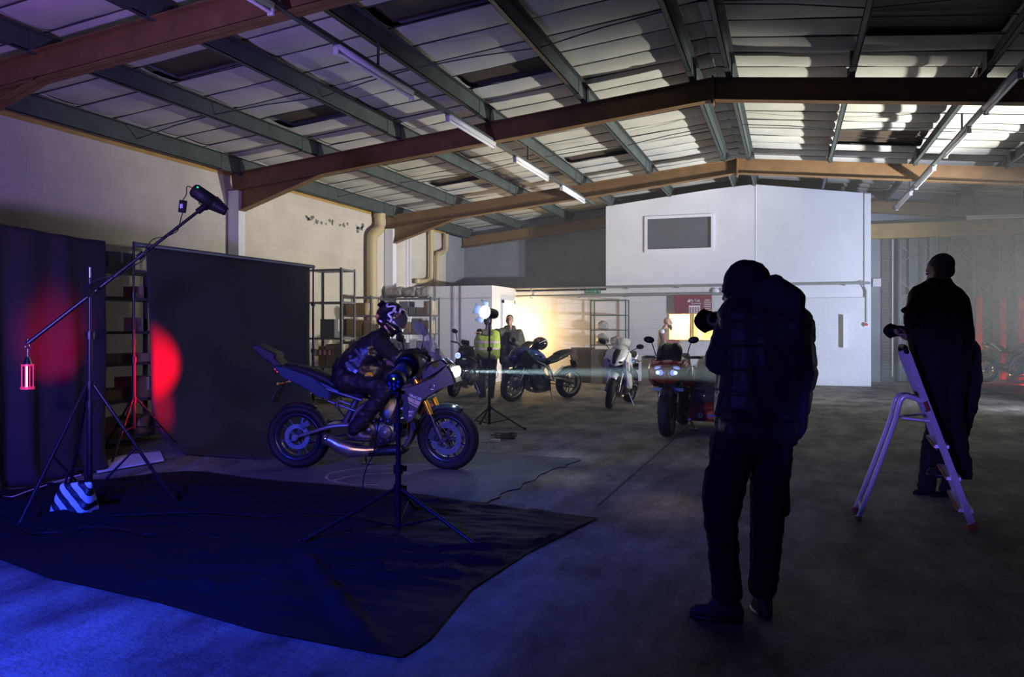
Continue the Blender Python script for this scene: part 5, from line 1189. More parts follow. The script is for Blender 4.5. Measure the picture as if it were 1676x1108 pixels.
# ---- red motorcycle with sidecar
m_mar = MC('maroon_paint', (.34, .018, .014), .18, coat=.8)
b5, _ = motorcycle('red motorcycle with twin round headlights, facing the camera, sidecar attached', off(G(1092, 715), .34, .94, 1.45), G(1092, 715), 'tourer', dict(body=m_mar, body2=m_mar, tank=m_mar, guard=M_['black_plastic'], fork=M_['black_metal']), steer=.0, fine=True, WB=1.45, name='sidecar_motorcycle')
for s_ in (-1, 1): part(b5, 'side_fairing', m_mar, lambda mb: mb.prism([(1.20, 1.0), (1.42, .86), (1.38, .72), (1.22, .62), (1.0, .60), (.98, .85)], s_ * .14, s_ * .26, bev=.05))
ff = part(b5, 'front_fairing', m_mar, lambda mb: loftx(mb, [(1.02, .90, .22, .10), (1.20, .88, .27, .15), (1.38, .83, .25, .14), (1.50, .78, .16, .10)], k=3, e=2.3))
for s_ in (-1, 1):
    h_ = part(ff, 'headlight', M_['chrome'], lambda mb: mb.lathe([(.085, 0), (.095, 0), (.10, -.06), (.085, -.06)], (1.475, s_ * .108, .82), V((1, s_ * .35, .1)), 28))
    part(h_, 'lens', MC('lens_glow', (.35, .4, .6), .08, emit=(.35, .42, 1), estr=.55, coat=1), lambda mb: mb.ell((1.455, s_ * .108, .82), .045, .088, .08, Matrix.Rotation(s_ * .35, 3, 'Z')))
    part(h_, 'bulb', m_blue_l, lambda mb: mb.ell((1.50, s_ * .112, .82), .014, .026, .026))
part(b5, 'windscreen', m_dscreen, lambda mb: loftx(mb, [(1.38, .92, .14, .02), (1.32, 1.0, .165, .05), (1.22, 1.08, .165, .09), (1.14, 1.12, .14, .08)], k=3))
part(b5, 'lower_bar', M_['dark_alloy'], lambda mb: (mb.beam((1.40, -.2, .60), (1.40, .2, .60), .03, .04), mb.box((1.36, -.11, .55), (1.42, .11, .60))))
def spart(t, nm, m, f, fix=True): return part(t, nm, m, f, Matrix.Translation((0, -.13, 0)), fix)
# sidecar body (to the rider's left = picture right)
side = []
scb = spart(b5, 'sidecar_body', m_mar, lambda mb: mb.loft([[V((x, y, z)) for y, z in ((.33 + iw, .17), (1.25 - iw, .17), (1.27 - iw, .30), (1.2 - iw, h), (.40 + iw, h), (.31 + iw, .30))] for x, h, iw in ((-.1, .62, .05), (.35, .62, 0), (.75, .50, 0), (1.02, .36, .0), (1.06, .32, .02))]))
spart(scb, 'sidecar_nose', m_mar, lambda mb: mb.loft([[V((x, y, z)) for y, z in ((.34, .30), (.36, zt_), (.52, zt_), (1.0, zb), (1.24, .30))] for x, zt_, zb in ((.2, .92, .62), (.65, .85, .45), (.95, .62, .36), (1.03, .42, .32))]))
spart(scb, 'sidecar_screen', MC('smoky_screen', (.10, .09, .08), .1, alpha=.6), lambda mb: mb.loft([[V((x, y, z)) for y, z in ((.40, z0), (.42, z1), (.62, z1 + .02), (.95, z0 + .02))] for x, z0, z1 in ((.55, .6, 1.0), (.95, .45, .78), (1.03, .40, .5))]))
spart(scb, 'sidecar_seat', m_seat, lambda mb: (mb.hull([((.2, .6, .75), .14), ((.2, 1.1, .75), .14), ((.5, .6, .62), .12), ((.5, 1.1, .62), .12), ((.15, .85, .86), .14)]),))
def roundel(nm, y, r, m): spart(scb, nm, m, lambda mb: mb.lathe([(0, .0), (r, 0), (r, .004), (0, .004)], (1.065, y, .25), (1, 0, 0), 20, False))
roundel('sticker', .50, .034, MC('stick_yellow', (.5, .5, .15), .5)); roundel('sticker', .64, .055, MC('stick_orange', (.75, .16, .05), .5)); roundel('sticker', .79, .042, MC('stick_green', (.12, .42, .06), .5)); roundel('sticker', .95, .055, MC('stick_white', (.7, .72, .7), .5))
spart(scb, 'sticker_mark', MC('stick_blue', (.1, .12, .5), .5), lambda mb: mb.box((1.069, .59, .235), (1.073, .69, .262))); spart(scb, 'sticker_mark', M_['matt_black'], lambda mb: mb.box((1.069, .755, .215), (1.073, .83, .235)))
spart(scb, 'sticker_mark', M_['matt_black'], lambda mb: mb.tube([(1.071, .495, .27), (1.071, .51, .25), (1.071, .495, .23)], .005, 6))
for k in range(3): spart(scb, 'sticker_mark', MC('stick_amber', (.65, .4, .03), .5), lambda mb: mb.ell((1.071, .95 + .022 * cos(k * 2.09 + .5), .25 + .022 * sin(k * 2.09 + .5)), .004, .017, .017))
spart(scb, 'sidecar_strut', M_['black_metal'], lambda mb: [mb.tube([(x, .1, .4), (x, .42, .25)], .018, 8) for x in (.35, .95)])
spart(scb, 'corner_light', MC('clear_lens', (.8, .7, .6), .2), lambda mb: mb.ell((1.05, .36, .19), .02, .03, .018))
# ---- tyres or bedding roll stacked behind the sidecar
mrl = MC('green_bale', (.10, .13, .12), .6, bump=.3, bscale=15)
c_ = W(1176, 640, 14.3); c_.z = 0
for k, (dx, r, l) in enumerate(((0, .36, 'dark rounded covered load standing on the floor behind the sidecar'),)):
    mb = MB(); mb.hull([(c_ + V((-.15, 0, r)), r), (c_ + V((.5, 0, r)), r), (c_ + V((.1, .1, .62)), .2)])
    o = skin(mb, 'covered_load', mrl, None, .03, 5, .02, (12, 5, 5), 2, org=c_); o.location = c_; tag(o, l, 'bundle')
# ---- dark sport bike on the red ramp at the right edge
rp_ = WY(1700, 637, 20.0); pr6 = base(1612, 18.6); pf6 = base(1712, 18.5)
b6, _ = motorcycle('black and silver sport motorcycle on the red platform at the right edge', pr6, pf6, 'sport', dict(body=MC('graphite', (.03, .035, .04), .2, coat=.6), body2=MC('graphite', (.03, .035, .04), .2), pipe=M_['black_metal']), fine=False, WB=1.42)
b6.location.z = .10
for s_ in (-1, 1):
    part(b6, 'side_fairing', bpy.data.materials['graphite'], lambda mb: mb.prism([(1.30, 1.0), (1.42, .86), (1.36, .72), (1.18, .52), (1.05, .24), (.62, .20), (.66, .40), (.86, .62), (1.05, .82)], s_ * .12, s_ * .22, bev=.04))
    part(b6, 'silver_panel', m_sil, lambda mb: mb.prism([(1.22, 1.0), (1.0, 1.0), (.86, .92), (.80, .80), (.86, .78), (.90, .86), (1.04, .92)], s_ * .16, s_ * .20, bev=.01)); part(b6, 'silver_panel', m_sil, lambda mb: mb.prism([(.02, .98), (.12, .96), (.34, .78), (.30, .78)], s_ * .10, s_ * .13, bev=.005))
mb = MB(); a_, b__ = base(1560, 18.4), base(1760, 18.3); mb.beam((a_ + V((0, 0, .05))), (b__ + V((0, 0, .05))), .9, .09); pl = mb.build('display_platform', MC('platform_red', (.28, .03, .02), .5)); tag(pl, 'low red display platform under the black and silver bike', 'platform')
# ---------------------------------------------------------------- people
m_skin = MC('skin', (.42, .24, .17), .55); m_eye = MC('eye_dark', (.03, .02, .02), .2)
m_hairg = MC('hair_grey', (.10, .09, .085), .8, bump=.5, bscale=90); m_hairb = MC('hair_dark', (.03, .025, .02), .8, bump=.5, bscale=90)
def cone(mb, a, b, ra, rb): mb.hull([(a, ra), (b, rb)])
def head_shape(mb, c, face, up, s=1.0):
    """skull, jaw, nose, brow, ears. c = centre of the head"""
    y = V(face).normalized(); z = (V(up) - y * V(up).dot(y)).normalized(); x = y.cross(z); R = Matrix((x, y, z)).transposed()
    P = lambda a, b, c_: V(c) + R @ V((a * s, b * s, c_ * s))
    mb.ell(P(0, -.012, .03), .076 * s, .096 * s, .088 * s, R, 24, 16)
    mb.hull([(P(-.045, .02, -.03), .028 * s), (P(.045, .02, -.03), .028 * s), (P(-.02, .062, -.088), .02 * s), (P(.02, .062, -.088), .02 * s), (P(0, .055, .01), .035 * s)])
    mb.hull([(P(0, .088, .018), .009 * s), (P(0, .105, -.022), .012 * s), (P(-.012, .094, -.026), .009 * s), (P(.012, .094, -.026), .009 * s)])
    mb.hull([(P(-.04, .074, .034), .011 * s), (P(.04, .074, .034), .011 * s)])
    mb.hull([(P(-.018, .084, -.056), .008 * s), (P(.018, .084, -.056), .008 * s), (P(0, .09, -.054), .008 * s)])
    for k in (-1, 1): mb.ell(P(k * .078, -.005, 0), .012 * s, .02 * s, .033 * s, R)
    return R, P
def hand_shape(mb, w, d, n, curl=.6, side=1, s=1.0, spread=.0):
    """wrist w, forward d, palm normal n; five fingers of unequal length, thumb from the side of the palm"""
    d = V(d).normalized(); n = (V(n) - d * V(n).dot(d)).normalized(); a = d.cross(n) * side
    P = lambda f, s_, h: V(w) + (d * f + a * s_ + n * h) * s
    mb.hull([(P(.015, -.018, 0), .018 * s), (P(.015, .018, 0), .018 * s), (P(.085, -.034, 0), .012 * s), (P(.088, .034, 0), .012 * s)])
    for off_, ln, k in ((-.034, .070, .9), (-.0115, .080, 1), (.0115, .076, 1.05), (.034, .060, 1.15)):
        p = P(.088, off_, 0); ang = curl * .5 * k; r = .0088 * s
        for seg, rr in ((.45, .0085), (.32, .0078), (.23, .007)):
            dd = (d * cos(ang) + n * sin(ang) + a * off_ * spread * 8).normalized(); q = p + dd * ln * seg * s; cone(mb, p, q, r, rr * s); p = q; r = rr * s; ang += curl * k
    p = P(.03, -.030, .008); q = P(.055, -.055, .022); cone(mb, p, q, .013 * s, .0105 * s); r = P(.082, -.058, .040 + curl * .01); cone(mb, q, r, .0105 * s, .0085 * s)
def person(label, D, J, face, up=(0, 0, 1), hands=(), vox=.010, jacket=None, trousers=None, torso=(), jfold=.008, shoes=None, seed=0, hcurl=.8, hair=None, arms_r=(.060, .052, .040), name='person', legr=(.095, .068, .052), headR=1.0, toes=None, bm_=m_skin, jx=None, foot_d=None, tfold=.008, hipr=.105, necks=True):
    """J: joints as (px, py, depth offset)"""
    Q = {k: (W(v[0], v[1], D + v[2]) if not isinstance(v, Vector) else v) for k, v in J.items()}
    pel = (Q['hipL'] + Q['hipR']) / 2; chest = (Q['shL'] + Q['shR']) / 2
    mb = MB(); R, P = head_shape(mb, Q['head'], face, up, headR)
    cone(mb, chest + (Q['head'] - chest) * .15, P(0, -.02, -.04), .058, .052)
    mb.hull([(Q['shL'].lerp(Q['shR'], .12), .055), (Q['shR'].lerp(Q['shL'], .12), .055), (chest.lerp(pel, .35), .11)])
    mb.hull([(chest.lerp(pel, .3), .11), (Q['hipL'], .075), (Q['hipR'], .075)])
    for s_ in 'LR':
        if 'el' + s_ in Q:
            cone(mb, Q['sh' + s_], Q['el' + s_], .048, .038); cone(mb, Q['el' + s_], Q['wr' + s_], .038, .027)
        if 'kn' + s_ in Q:
            cone(mb, Q['hip' + s_], Q['kn' + s_], .075, .05); cone(mb, Q['kn' + s_], Q['an' + s_].lerp(Q['kn' + s_], .02), .05, .036)
    for (s_, d, n, cu) in hands: hand_shape(mb, Q['wr' + s_], d, n, cu, 1 if s_ == 'R' else -1)
    base_ = V((pel.x, pel.y, 0)) if foot_d is None else foot_d
    b = skin(mb, name, bm_, None, vox, 3, org=base_); b.location = base_; tag(b, label, 'person'); b['_w'] = list(base_)
    for k in (-1, 1): mb = MB(); mb.ell(P(k * .03, .083, .012), .010, .008, .008); mb.build('eye', m_eye, b)
    if jacket:
        mb = MB()
        A, B, C = arms_r
        for grp in torso:
            mb.hull([((W(g[0], g[1], D + g[2]) if len(g) == 4 else Q[g[0]]), g[-1]) for g in grp])
        for s_ in 'LR':
            if 'el' + s_ in Q: cone(mb, Q['sh' + s_], Q['el' + s_], A * 1.15, B); cone(mb, Q['el' + s_], Q['wr' + s_], B, C)
        if jx: jx(mb, Q)
        skin(mb, 'jacket', jacket, b, vox * 1.1, 5, jfold, seed=seed)
    if trousers:
        mb = MB(); mb.hull([(Q['hipL'], hipr), (Q['hipR'], hipr), (pel + V((0, 0, .10)), hipr)])
        for s_ in 'LR':
            if 'kn' + s_ in Q:
                cone(mb, Q['hip' + s_], Q['kn' + s_], legr[0], legr[1]); cone(mb, Q['kn' + s_], Q['an' + s_], legr[1] * 1.02, legr[2])
                cone(mb, Q['kn' + s_].lerp(Q['an' + s_], .8), Q['an' + s_] + V((0, 0, .0)), legr[2] * 1.08, legr[2] * 1.12)
        skin(mb, 'trousers', trousers, b, vox * 1.1, 4, tfold, (10, 10, 16), seed + 3)
    if shoes:
        for s_ in 'LR':
            if 'an' + s_ in Q:
                a = Q['an' + s_]; t = Q['to' + s_]; z0 = min(a.z - .075, t.z - .02)
                f = (V((t.x, t.y, 0)) - V((a.x, a.y, 0))).normalized(); hz_ = V((a.x, a.y, z0 + .035)) - f * .045; tz_ = V((t.x, t.y, t.z + .004))
                mb = MB(); mb.hull([(a + V((0, 0, -.01)), .046), (hz_, .036)]); mb.hull([(hz_, .038), (hz_.lerp(tz_, .55) + V((0, 0, .012)), .044), (a + f * .02 - V((0, 0, .02)), .042)]); mb.hull([(hz_.lerp(tz_, .5), .044), (tz_, .034), (tz_ - f * .05, .042)])
                so = skin(mb, 'shoe', shoes, b, .010, 3)
                mb = MB(); sd = f.cross(UP); zz = hz_.z - .042; dz = tz_.z - hz_.z - .0
                ring = []
                for k in range(20):
                    aa = 2 * pi * k / 20; u = .5 - .5 * cos(aa); wv = .040 + .008 * sin(u * 3); ring.append((hz_ - f * .03).lerp(tz_ + f * .035, u) + sd * sin(aa) * wv)
                lo = [V((p.x, p.y, p.z - .040)) for p in ring]; hi = [V((p.x, p.y, p.z - .012)) for p in ring]
                mb.loft([lo, hi]); mb.build('sole', M_['black_plastic'], so)
    if hair: hair(b, P, R, Q)
    return b, Q, P, R
def cap_hair(m, th=.010, back=.012, low=-.02, seed=0):
    def f(b, P, R, Q):
        mb = MB(); mb.ell(P(0, -.02 - back, .042), .081 + th * .3, .093 + th * .3, .086 + th * .3, R, 24, 16); mb.ell(P(0, -.05, low), .066, .055, .055, R)
        skin(mb, 'hair', m, b, .010, 2, .003, (40, 40, 40), seed)
    return f
def slr(label, c, ax, up=UP, s=1.0, hood=True, grip_side=1):
    """stills camera: body, prism hump, lens barrel, petal hood, eyepiece. c = mount centre, ax = where it points"""
    c = V(c); y = V(ax).normalized(); z = (V(up) - y * V(up).dot(y)).normalized(); x = y.cross(z); R = Matrix((x, y, z)).transposed(); P = lambda a, b, d: c + R @ V((a * s, b * s, d * s))
    t = thing('camera', label, 'camera', c); B = M_['matt_black']
    mb = MB(); mb.box((-.075 * s, -.07 * s, -.055 * s), (.075 * s, 0, .045 * s), R, c); mb.hull([(P(.055, .0, -.01), .02 * s), (P(.055, .0, -.04), .02 * s)]); mb.hull([(P(-.02, -.03, .05), .02 * s), (P(.02, -.03, .05), .02 * s), (P(0, .0, .055), .018 * s)]); mb.build('camera_body', B, t)
    mb = MB(); mb.lathe([(0, 0), (.036 * s, 0), (.040 * s, .02 * s), (.042 * s, .07 * s), (.040 * s, .072 * s), (.044 * s, .078 * s), (.044 * s, .125 * s), (.039 * s, .13 * s), (0, .13 * s)], c, y, 28, False); mb.build('lens', M_['black_plastic'], t)
    if hood:
        mb = MB(); n = 32; x_, y_, d_ = frame_of(y); rings = []
        for h, r in ((.125, .045), (.15, .052), (1, .060)):
            pass
        vs = []
        for row, (r) in enumerate((.045, .053, .060)):
            for k in range(n):
                a = 2 * pi * k / n; L = (.125, .155, .185 + .022 * cos(2 * a))[row]
                vs.append(c + d_ * L * s + (x_ * cos(a) + y_ * sin(a)) * r * s)
        mb.add(vs, [(i * n + k, i * n + (k + 1) % n, (i + 1) * n + (k + 1) % n, (i + 1) * n + k) for i in range(2) for k in range(n)]); h = mb.build('lens_hood', B, t, fix=False); h.modifiers.new('t', 'SOLIDIFY').thickness = .003
    mb = MB(); mb.lathe([(0, .118 * s), (.036 * s, .118 * s), (.034 * s, .124 * s), (0, .128 * s)], c, y, 24, False); mb.build('front_glass', MC('lens_coating', (.05, .05, .12), .05, coat=1), t)
    return t, P
# ---- 1 the rider
m_leather = MC('rider_leather', (.020, .016, .015), .38, bump=.35, bscale=22, spec=.35)
DB = 7.84
Jr = dict(head=(642, 521, .02), shR=(618, 560, -.16), shL=(624, 560, .20), elR=(650, 586, -.34), elL=(652, 586, .36), wrR=(677, 580, -.36), wrL=(684, 578, .30),
          hipR=(569, 622, -.12), hipL=(569, 622, .14), knR=(634, 636, -.26), knL=(634, 636, .28), anR=(581, 702, -.20), anL=(581, 702, .24), toR=(604, 716, -.21), toL=(604, 716, .25))
fdir = (RT * .92 - UP * .38 - FW * .12).normalized()
tors = [[(571, 618, -.08, .15), (571, 618, .10, .15), (567, 604, 0, .13)], [(572, 606, -.08, .15), (572, 606, .10, .15), (605, 575, -.10, .15), (605, 575, .12, .15)], [(606, 573, -.12, .13), (606, 573, .14, .13), (622, 556, -.12, .095), (622, 556, .14, .095)], [(625, 552, -.02, .075), (636, 540, .0, .07)], [(590, 600, -.12, .12), (622, 602, -.10, .075), (610, 620, -.12, .07), (590, 600, .12, .12), (622, 602, .10, .075)]]
rider, Qr, Pr, Rr = person('person in black helmet and leathers crouched over the dark motorcycle', DB, Jr, fdir, up=(RT * .38 + UP * .9), vox=.009, jacket=m_leather, trousers=MC('rider_trousers', (.012, .010, .011), .55, spec=.25, bump=.3, bscale=25), torso=tors, jfold=.016, shoes=MC('boot_leather', (.07, .045, .035), .4, bump=.2, bscale=20), hands=(('R', RT * .8 - UP * .2, -UP - RT * .3, .9), ('L', RT * .8 - UP * .2, -UP - RT * .3, .9)), arms_r=(.075, .066, .055), legr=(.11, .085, .066), hipr=.13, seed=1)
# boots' tall shafts and gloves
for s_ in 'RL':
    mb = MB(); cone(mb, Qr['an' + s_] + V((0, 0, -.02)), Qr['an' + s_].lerp(Qr['kn' + s_], .33), .055, .072); skin(mb, 'boot_shaft', bpy.data.materials['boot_leather'], rider, .010, 3, .004)
    mb = MB(); w = Qr['wr' + s_]; hand_shape(mb, w, RT * .8 - UP * .2, -UP - RT * .3, .95, 1 if s_ == 'R' else -1, 1.12); cone(mb, w - RT * .03, w + RT * .03, .046, .036); skin(mb, 'glove', M_['matt_black'], rider, .007, 2)
# helmet
hc = Qr['head']; m_hel = MC('helmet_black', (.012, .012, .02), .12, coat=1)
mb = MB(); mb.ell(Pr(0, -.012, .018), .128, .158, .142, Rr, 28, 20); mb.hull([(Pr(-.055, .09, -.085), .05), (Pr(.055, .09, -.085), .05), (Pr(0, .125, -.10), .035), (Pr(-.075, .0, -.06), .055), (Pr(.075, .0, -.06), .055), (Pr(0, -.09, -.05), .06)])
hm = skin(mb, 'helmet', m_hel, rider, .009, 4)
mb = MB(); mb.hull([(Pr(-.07, -.16, .07), .012), (Pr(.07, -.16, .07), .012), (Pr(-.05, -.14, .12), .012), (Pr(.05, -.14, .12), .012)]); mb.build('rear_spoiler', m_hel, hm)
def hsurf(a, b_, extra=.004):
    """point on the helmet's near side: a forward, b up in helmet frame"""
    yy = (a + .012) / .158; zz = (b_ - .018) / .142; q = max(.0, 1 - yy * yy - zz * zz); return Pr(-(math.sqrt(q) * .128 + extra) * hs, a, b_)
hs = 1 if Pr(-1, 0, 0).dot(FW) < Pr(1, 0, 0).dot(FW) else -1
if hs < 0:
    pass
def decal_strip(pts, w, m, nm):
    mb = MB(); pts = smoothpath([V((p[0], p[1], 0)) for p in pts], 4); ws = w if isinstance(w, (list, tuple)) else [w] * len(pts); L = []
    for i, p in enumerate(pts):
        d = pts[min(i + 1, len(pts) - 1)] - pts[max(i - 1, 0)]; d.normalize(); nn = V((-d.y, d.x, 0)); ww = ws[min(len(ws) - 1, int(i / len(pts) * len(ws)))]
        L += [hsurf((p + nn * ww).x, (p + nn * ww).y, .005), hsurf((p - nn * ww).x, (p - nn * ww).y, .005)]
    mb.add(L, [(2 * i, 2 * i + 1, 2 * i + 3, 2 * i + 2) for i in range(len(pts) - 1)]); o = mb.build(nm, m, hm, fix=False); o.modifiers.new('t', 'SOLIDIFY').thickness = .002
def hpx(px, py):
    """photo pixel on the helmet -> helmet (forward, up) coordinates"""
    p = W(px, py, DB - .12) - V(hc); v = Rr.transposed() @ p; return (v.y, v.z)
m_hw = MC('helmet_white', (.85, .80, .88), .3); m_hy = MC('helmet_yellow', (.75, .5, .1), .3)
for leg in ([(631, 495), (632, 501), (644, 500), (645, 507)], [(645, 500), (642, 510), (635, 514), (640, 520)], [(640, 520), (639, 525), (636, 526)], [(652, 514), (653, 508), (654, 504), (660, 507)], [(645, 508), (650, 513)]): decal_strip([hpx(*p) for p in leg], .009, m_hw, 'running_leg_emblem')
for p in ((632, 501), (642, 509), (640, 521), (653, 504)): mb = MB(); a, b_ = hpx(*p); mb.ell(hsurf(a, b_, .007), .006); mb.build('emblem_spot', m_hy, hm)
mb = MB(); a, b_ = hpx(648, 516); mb.lathe([(0, .012), (.026, .008), (.030, 0), (0, 0)], hsurf(a, b_, .0), Pr(-hs, 0, 0) - Pr(0, 0, 0), 20, False); mb.build('visor_pivot', m_brn, hm)
decal_strip([hpx(*p) for p in ((642, 526), (648, 534), (654, 545))], .010, m_hw, 'chin_stripe')
mvis = MC('visor', (.12, .13, .15), .05, alpha=.28)
mb = MB(); vr = []
for i in range(9):
    b_ = .085 - .15 * i / 8; row = []
    for k in range(17):
        a = -1.35 + 2.7 * k / 16; row.append(Pr(sin(a) * .131 * (1 - .15 * abs(b_ - .02) / .1), -.005 + cos(a) * (.157 - .25 * max(0, b_ - .03) ** 1 * .9), b_))
    vr.append(row)
mb.loft(vr, closed=False, cap=False); vz = mb.build('visor', mvis, hm, fix=False); vz.modifiers.new('t', 'SOLIDIFY').thickness = .002
mb = MB(); mb.ell(Pr(0, .085, .005), .055, .065, .05, Rr); skin(mb, 'eyeport', MC('face_orange', (.30, .08, .05), .6), hm, .009, 2)
mb = MB(); mb.ell(Pr(-hs * .09, -.12, -.035), .02, .025, .025); mb.build('intercom', MC('amber_spot', (.7, .35, .12), .4), hm)
mb = MB()
for grp in tors[:3] + tors[4:]: mb.hull([(W(g[0], g[1], DB + g[2]), g[-1] + .008) for g in grp])
vst = skin(mb, 'leather_vest', MC('vest_leather', (.008, .008, .013), .34, spec=.4, bump=.3, bscale=16), rider, .010, 6, .016, (6, 6, 8), 9)
# badge, straps and trims on the jacket
def nearpt(px, py, dd): return W(px, py, DB + dd)
dg = bpy.context.evaluated_depsgraph_get(); dg.update()
jk = vst
def onjacket(px, py, obj=jk, lift=.004):
    o = V((0, 0, EYE)); d = (W(px, py, 1) - o).normalized(); off_ = V(obj.parent.location)
    hit, loc, nn, _ = obj.ray_cast(o - off_, d)
    return (loc + off_ - d * lift, nn) if hit else (W(px, py, DB - .25), -FW)
p, nn = onjacket(604, 616); nn = (-FW * .9 + UP * .15 + RT * .1).normalized(); p = p + nn * .012; mb = MB(); mb.lathe([(0, .004), (.040, .004), (.040, -.012), (0, -.012)], p, nn, 24, False); bd_ = mb.build('round_badge', MC('badge_yellow', (.75, .42, .02), .5), rider)
mb = MB(); mb.ell(p + nn * .006, .022, .006, .009); mb.build('badge_mark', MC('badge_purple', (.12, .05, .14), .5), bd_)
m_strap = MC('strap_grey', (.05, .05, .085), .5)
for a, b_ in (((581, 572), (592, 584)), ((572, 582), (585, 596)), ((566, 593), (580, 606)), ((592, 584), (597, 577))):
    q0, n0 = onjacket(*a); q1, n1 = onjacket(*b_); mb = MB(); mb.beam(q0, q1, .028, .008, n0); mb.build('lacing_strap', m_strap, rider)
    mb = MB(); mb.beam(q1, q1 + (q1 - q0).normalized() * .03, .034, .014, n1); mb.build('buckle', M_['dark_alloy'], rider)
for a, b_, m in (((629, 533), (634, 539), 'amber_spot'), ((621, 524), (625, 527), 'helmet_white')):
    q0, n0 = onjacket(*a); q1, n1 = onjacket(*b_); mb = MB(); mb.beam(q0, q1, .014, .006, n0); mb.build('collar_trim', bpy.data.materials[m], rider)
# ---- 2 man in yellow vest behind the far lamp
D2 = 15.95
mv = MC('hivis_yellow', (.42, .60, .08), .6, bump=.2, bscale=20); mtape = MC('reflective_tape', (.75, .62, .55), .35)
m_dk = MC('dark_fabric', (.014, .015, .019), .8, spec=.2, bump=.3, bscale=20)
J2 = dict(head=(799, 526, 0), shL=(785, 543, -.02), shR=(813, 543, .02), elL=(782, 568, -.02), elR=(817, 566, .10), wrL=(786, 588, -.12), wrR=(812, 582, .22), hipL=(790, 592, 0), hipR=(806, 592, 0), knL=(789, 620, -.04), knR=(806, 622, .02), anL=(791, 644, .0), anR=(804, 645, .03), toL=(786, 648, -.12), toR=(806, 648.5, -.15))
v2, Q2, P2_, R2_ = person('person in yellow high visibility vest standing behind the glaring lamp', D2, J2, RT * .3 + FW, vox=.016, jacket=m_dk, trousers=m_dk, torso=[[(787, 545, 0, .07), (811, 545, 0, .07), (789, 590, 0, .12), (805, 590, 0, .12)]], shoes=M_['matt_black'], hair=cap_hair(m_hairb), hands=(('L', -UP, RT, .6), ('R', -UP, -RT, .6)), seed=4)
mb = MB(); mb.hull([(W(787, 546, D2), .085), (W(811, 546, D2), .085), (W(787, 560, D2), .14), (W(808, 560, D2), .14)]); mb.hull([(W(787, 560, D2), .145), (W(808, 560, D2), .145), (W(790, 578, D2), .15), (W(807, 579, D2), .15)])
vs_ = skin(mb, 'high_visibility_vest', mv, v2, .016, 4, .008)
def band(obj, m, y0, y1, x0, x1, nm='reflective_band', D_=D2, n=14):
    """a strip laid on the front of a garment following its surface"""
    rows = []
    for yy in (y0, y1):
        r = []
        for i in range(n + 1):
            px_ = x0 + (x1 - x0) * i / n; o = V((0, 0, EYE)); d = (W(px_, yy, 1) - o).normalized(); hit, loc, nn, _ = obj.ray_cast(o - V(obj.parent.location), d)
            r.append((loc + V(obj.parent.location) - d * .006) if hit else None)
        rows.append(r)
    ok = [i for i in range(n + 1) if rows[0][i] is not None and rows[1][i] is not None]
    if len(ok) > 1:
        mb = MB(); vs = []
        for i in ok: vs += [rows[0][i], rows[1][i]]
        mb.add(vs, [(2 * i, 2 * i + 1, 2 * i + 3, 2 * i + 2) for i in range(len(ok) - 1)]); o = mb.build(nm, m, obj.parent, fix=False); o.modifiers.new('t', 'SOLIDIFY').thickness = .004
dg = bpy.context.evaluated_depsgraph_get(); dg.update()
band(vs_, mtape, 558, 562.5, 777, 818); band(vs_, mtape, 569, 573, 777, 818)
band(vs_, mtape, 540, 558, 783.5, 787, n=3); band(vs_, mtape, 540, 558, 809, 812, n=3)
# ---- 3 man in dark jacket pointing
D3 = 16.4
J3 = dict(head=(834, 525, 0), shL=(822, 543, 0), shR=(850, 545, 0), elL=(806, 546, -.45), elR=(857, 566, .05), wrL=(789, 544, -.78), wrR=(842, 560, -.22), hipL=(828, 590, 0), hipR=(845, 590, 0), knL=(826, 617, -.05), knR=(846, 618, 0), anL=(825, 640, .02), anR=(849, 640, .02), toL=(822, 646, -.15), toR=(852, 646, -.15))
v3, Q3, P3, R3 = person('person in dark waistcoat and jacket pointing left beside the lit wall', D3, J3, -FW * .95 - RT * .1, vox=.014, jacket=MC('worn_denim', (.06, .062, .055), .75, var=.4, vscale=9, bump=.3, bscale=18), trousers=MC('dark_jeans', (.02, .024, .035), .8), torso=[[(824, 545, 0, .08), (848, 546, 0, .08), (826, 575, 0, .14), (845, 576, 0, .14)], [(826, 575, 0, .14), (845, 576, 0, .14), (828, 590, 0, .14), (845, 590, 0, .14)], [(829, 537, .02, .06), (840, 537, .02, .06)]], shoes=M_['matt_black'], hair=cap_hair(m_hairg, th=.002), hands=(('L', -RT * .9 - FW * .3, -UP, .4), ('R', -RT * .7 + UP * .5, -FW * -.5, .9)), seed=5, arms_r=(.075, .062, .05))
mb = MB(); mb.hull([(W(834, 547, D3 - .115), .05), (W(836, 580, D3 - .14), .055)]); mb.build('dark_shirt', m_dk, v3)
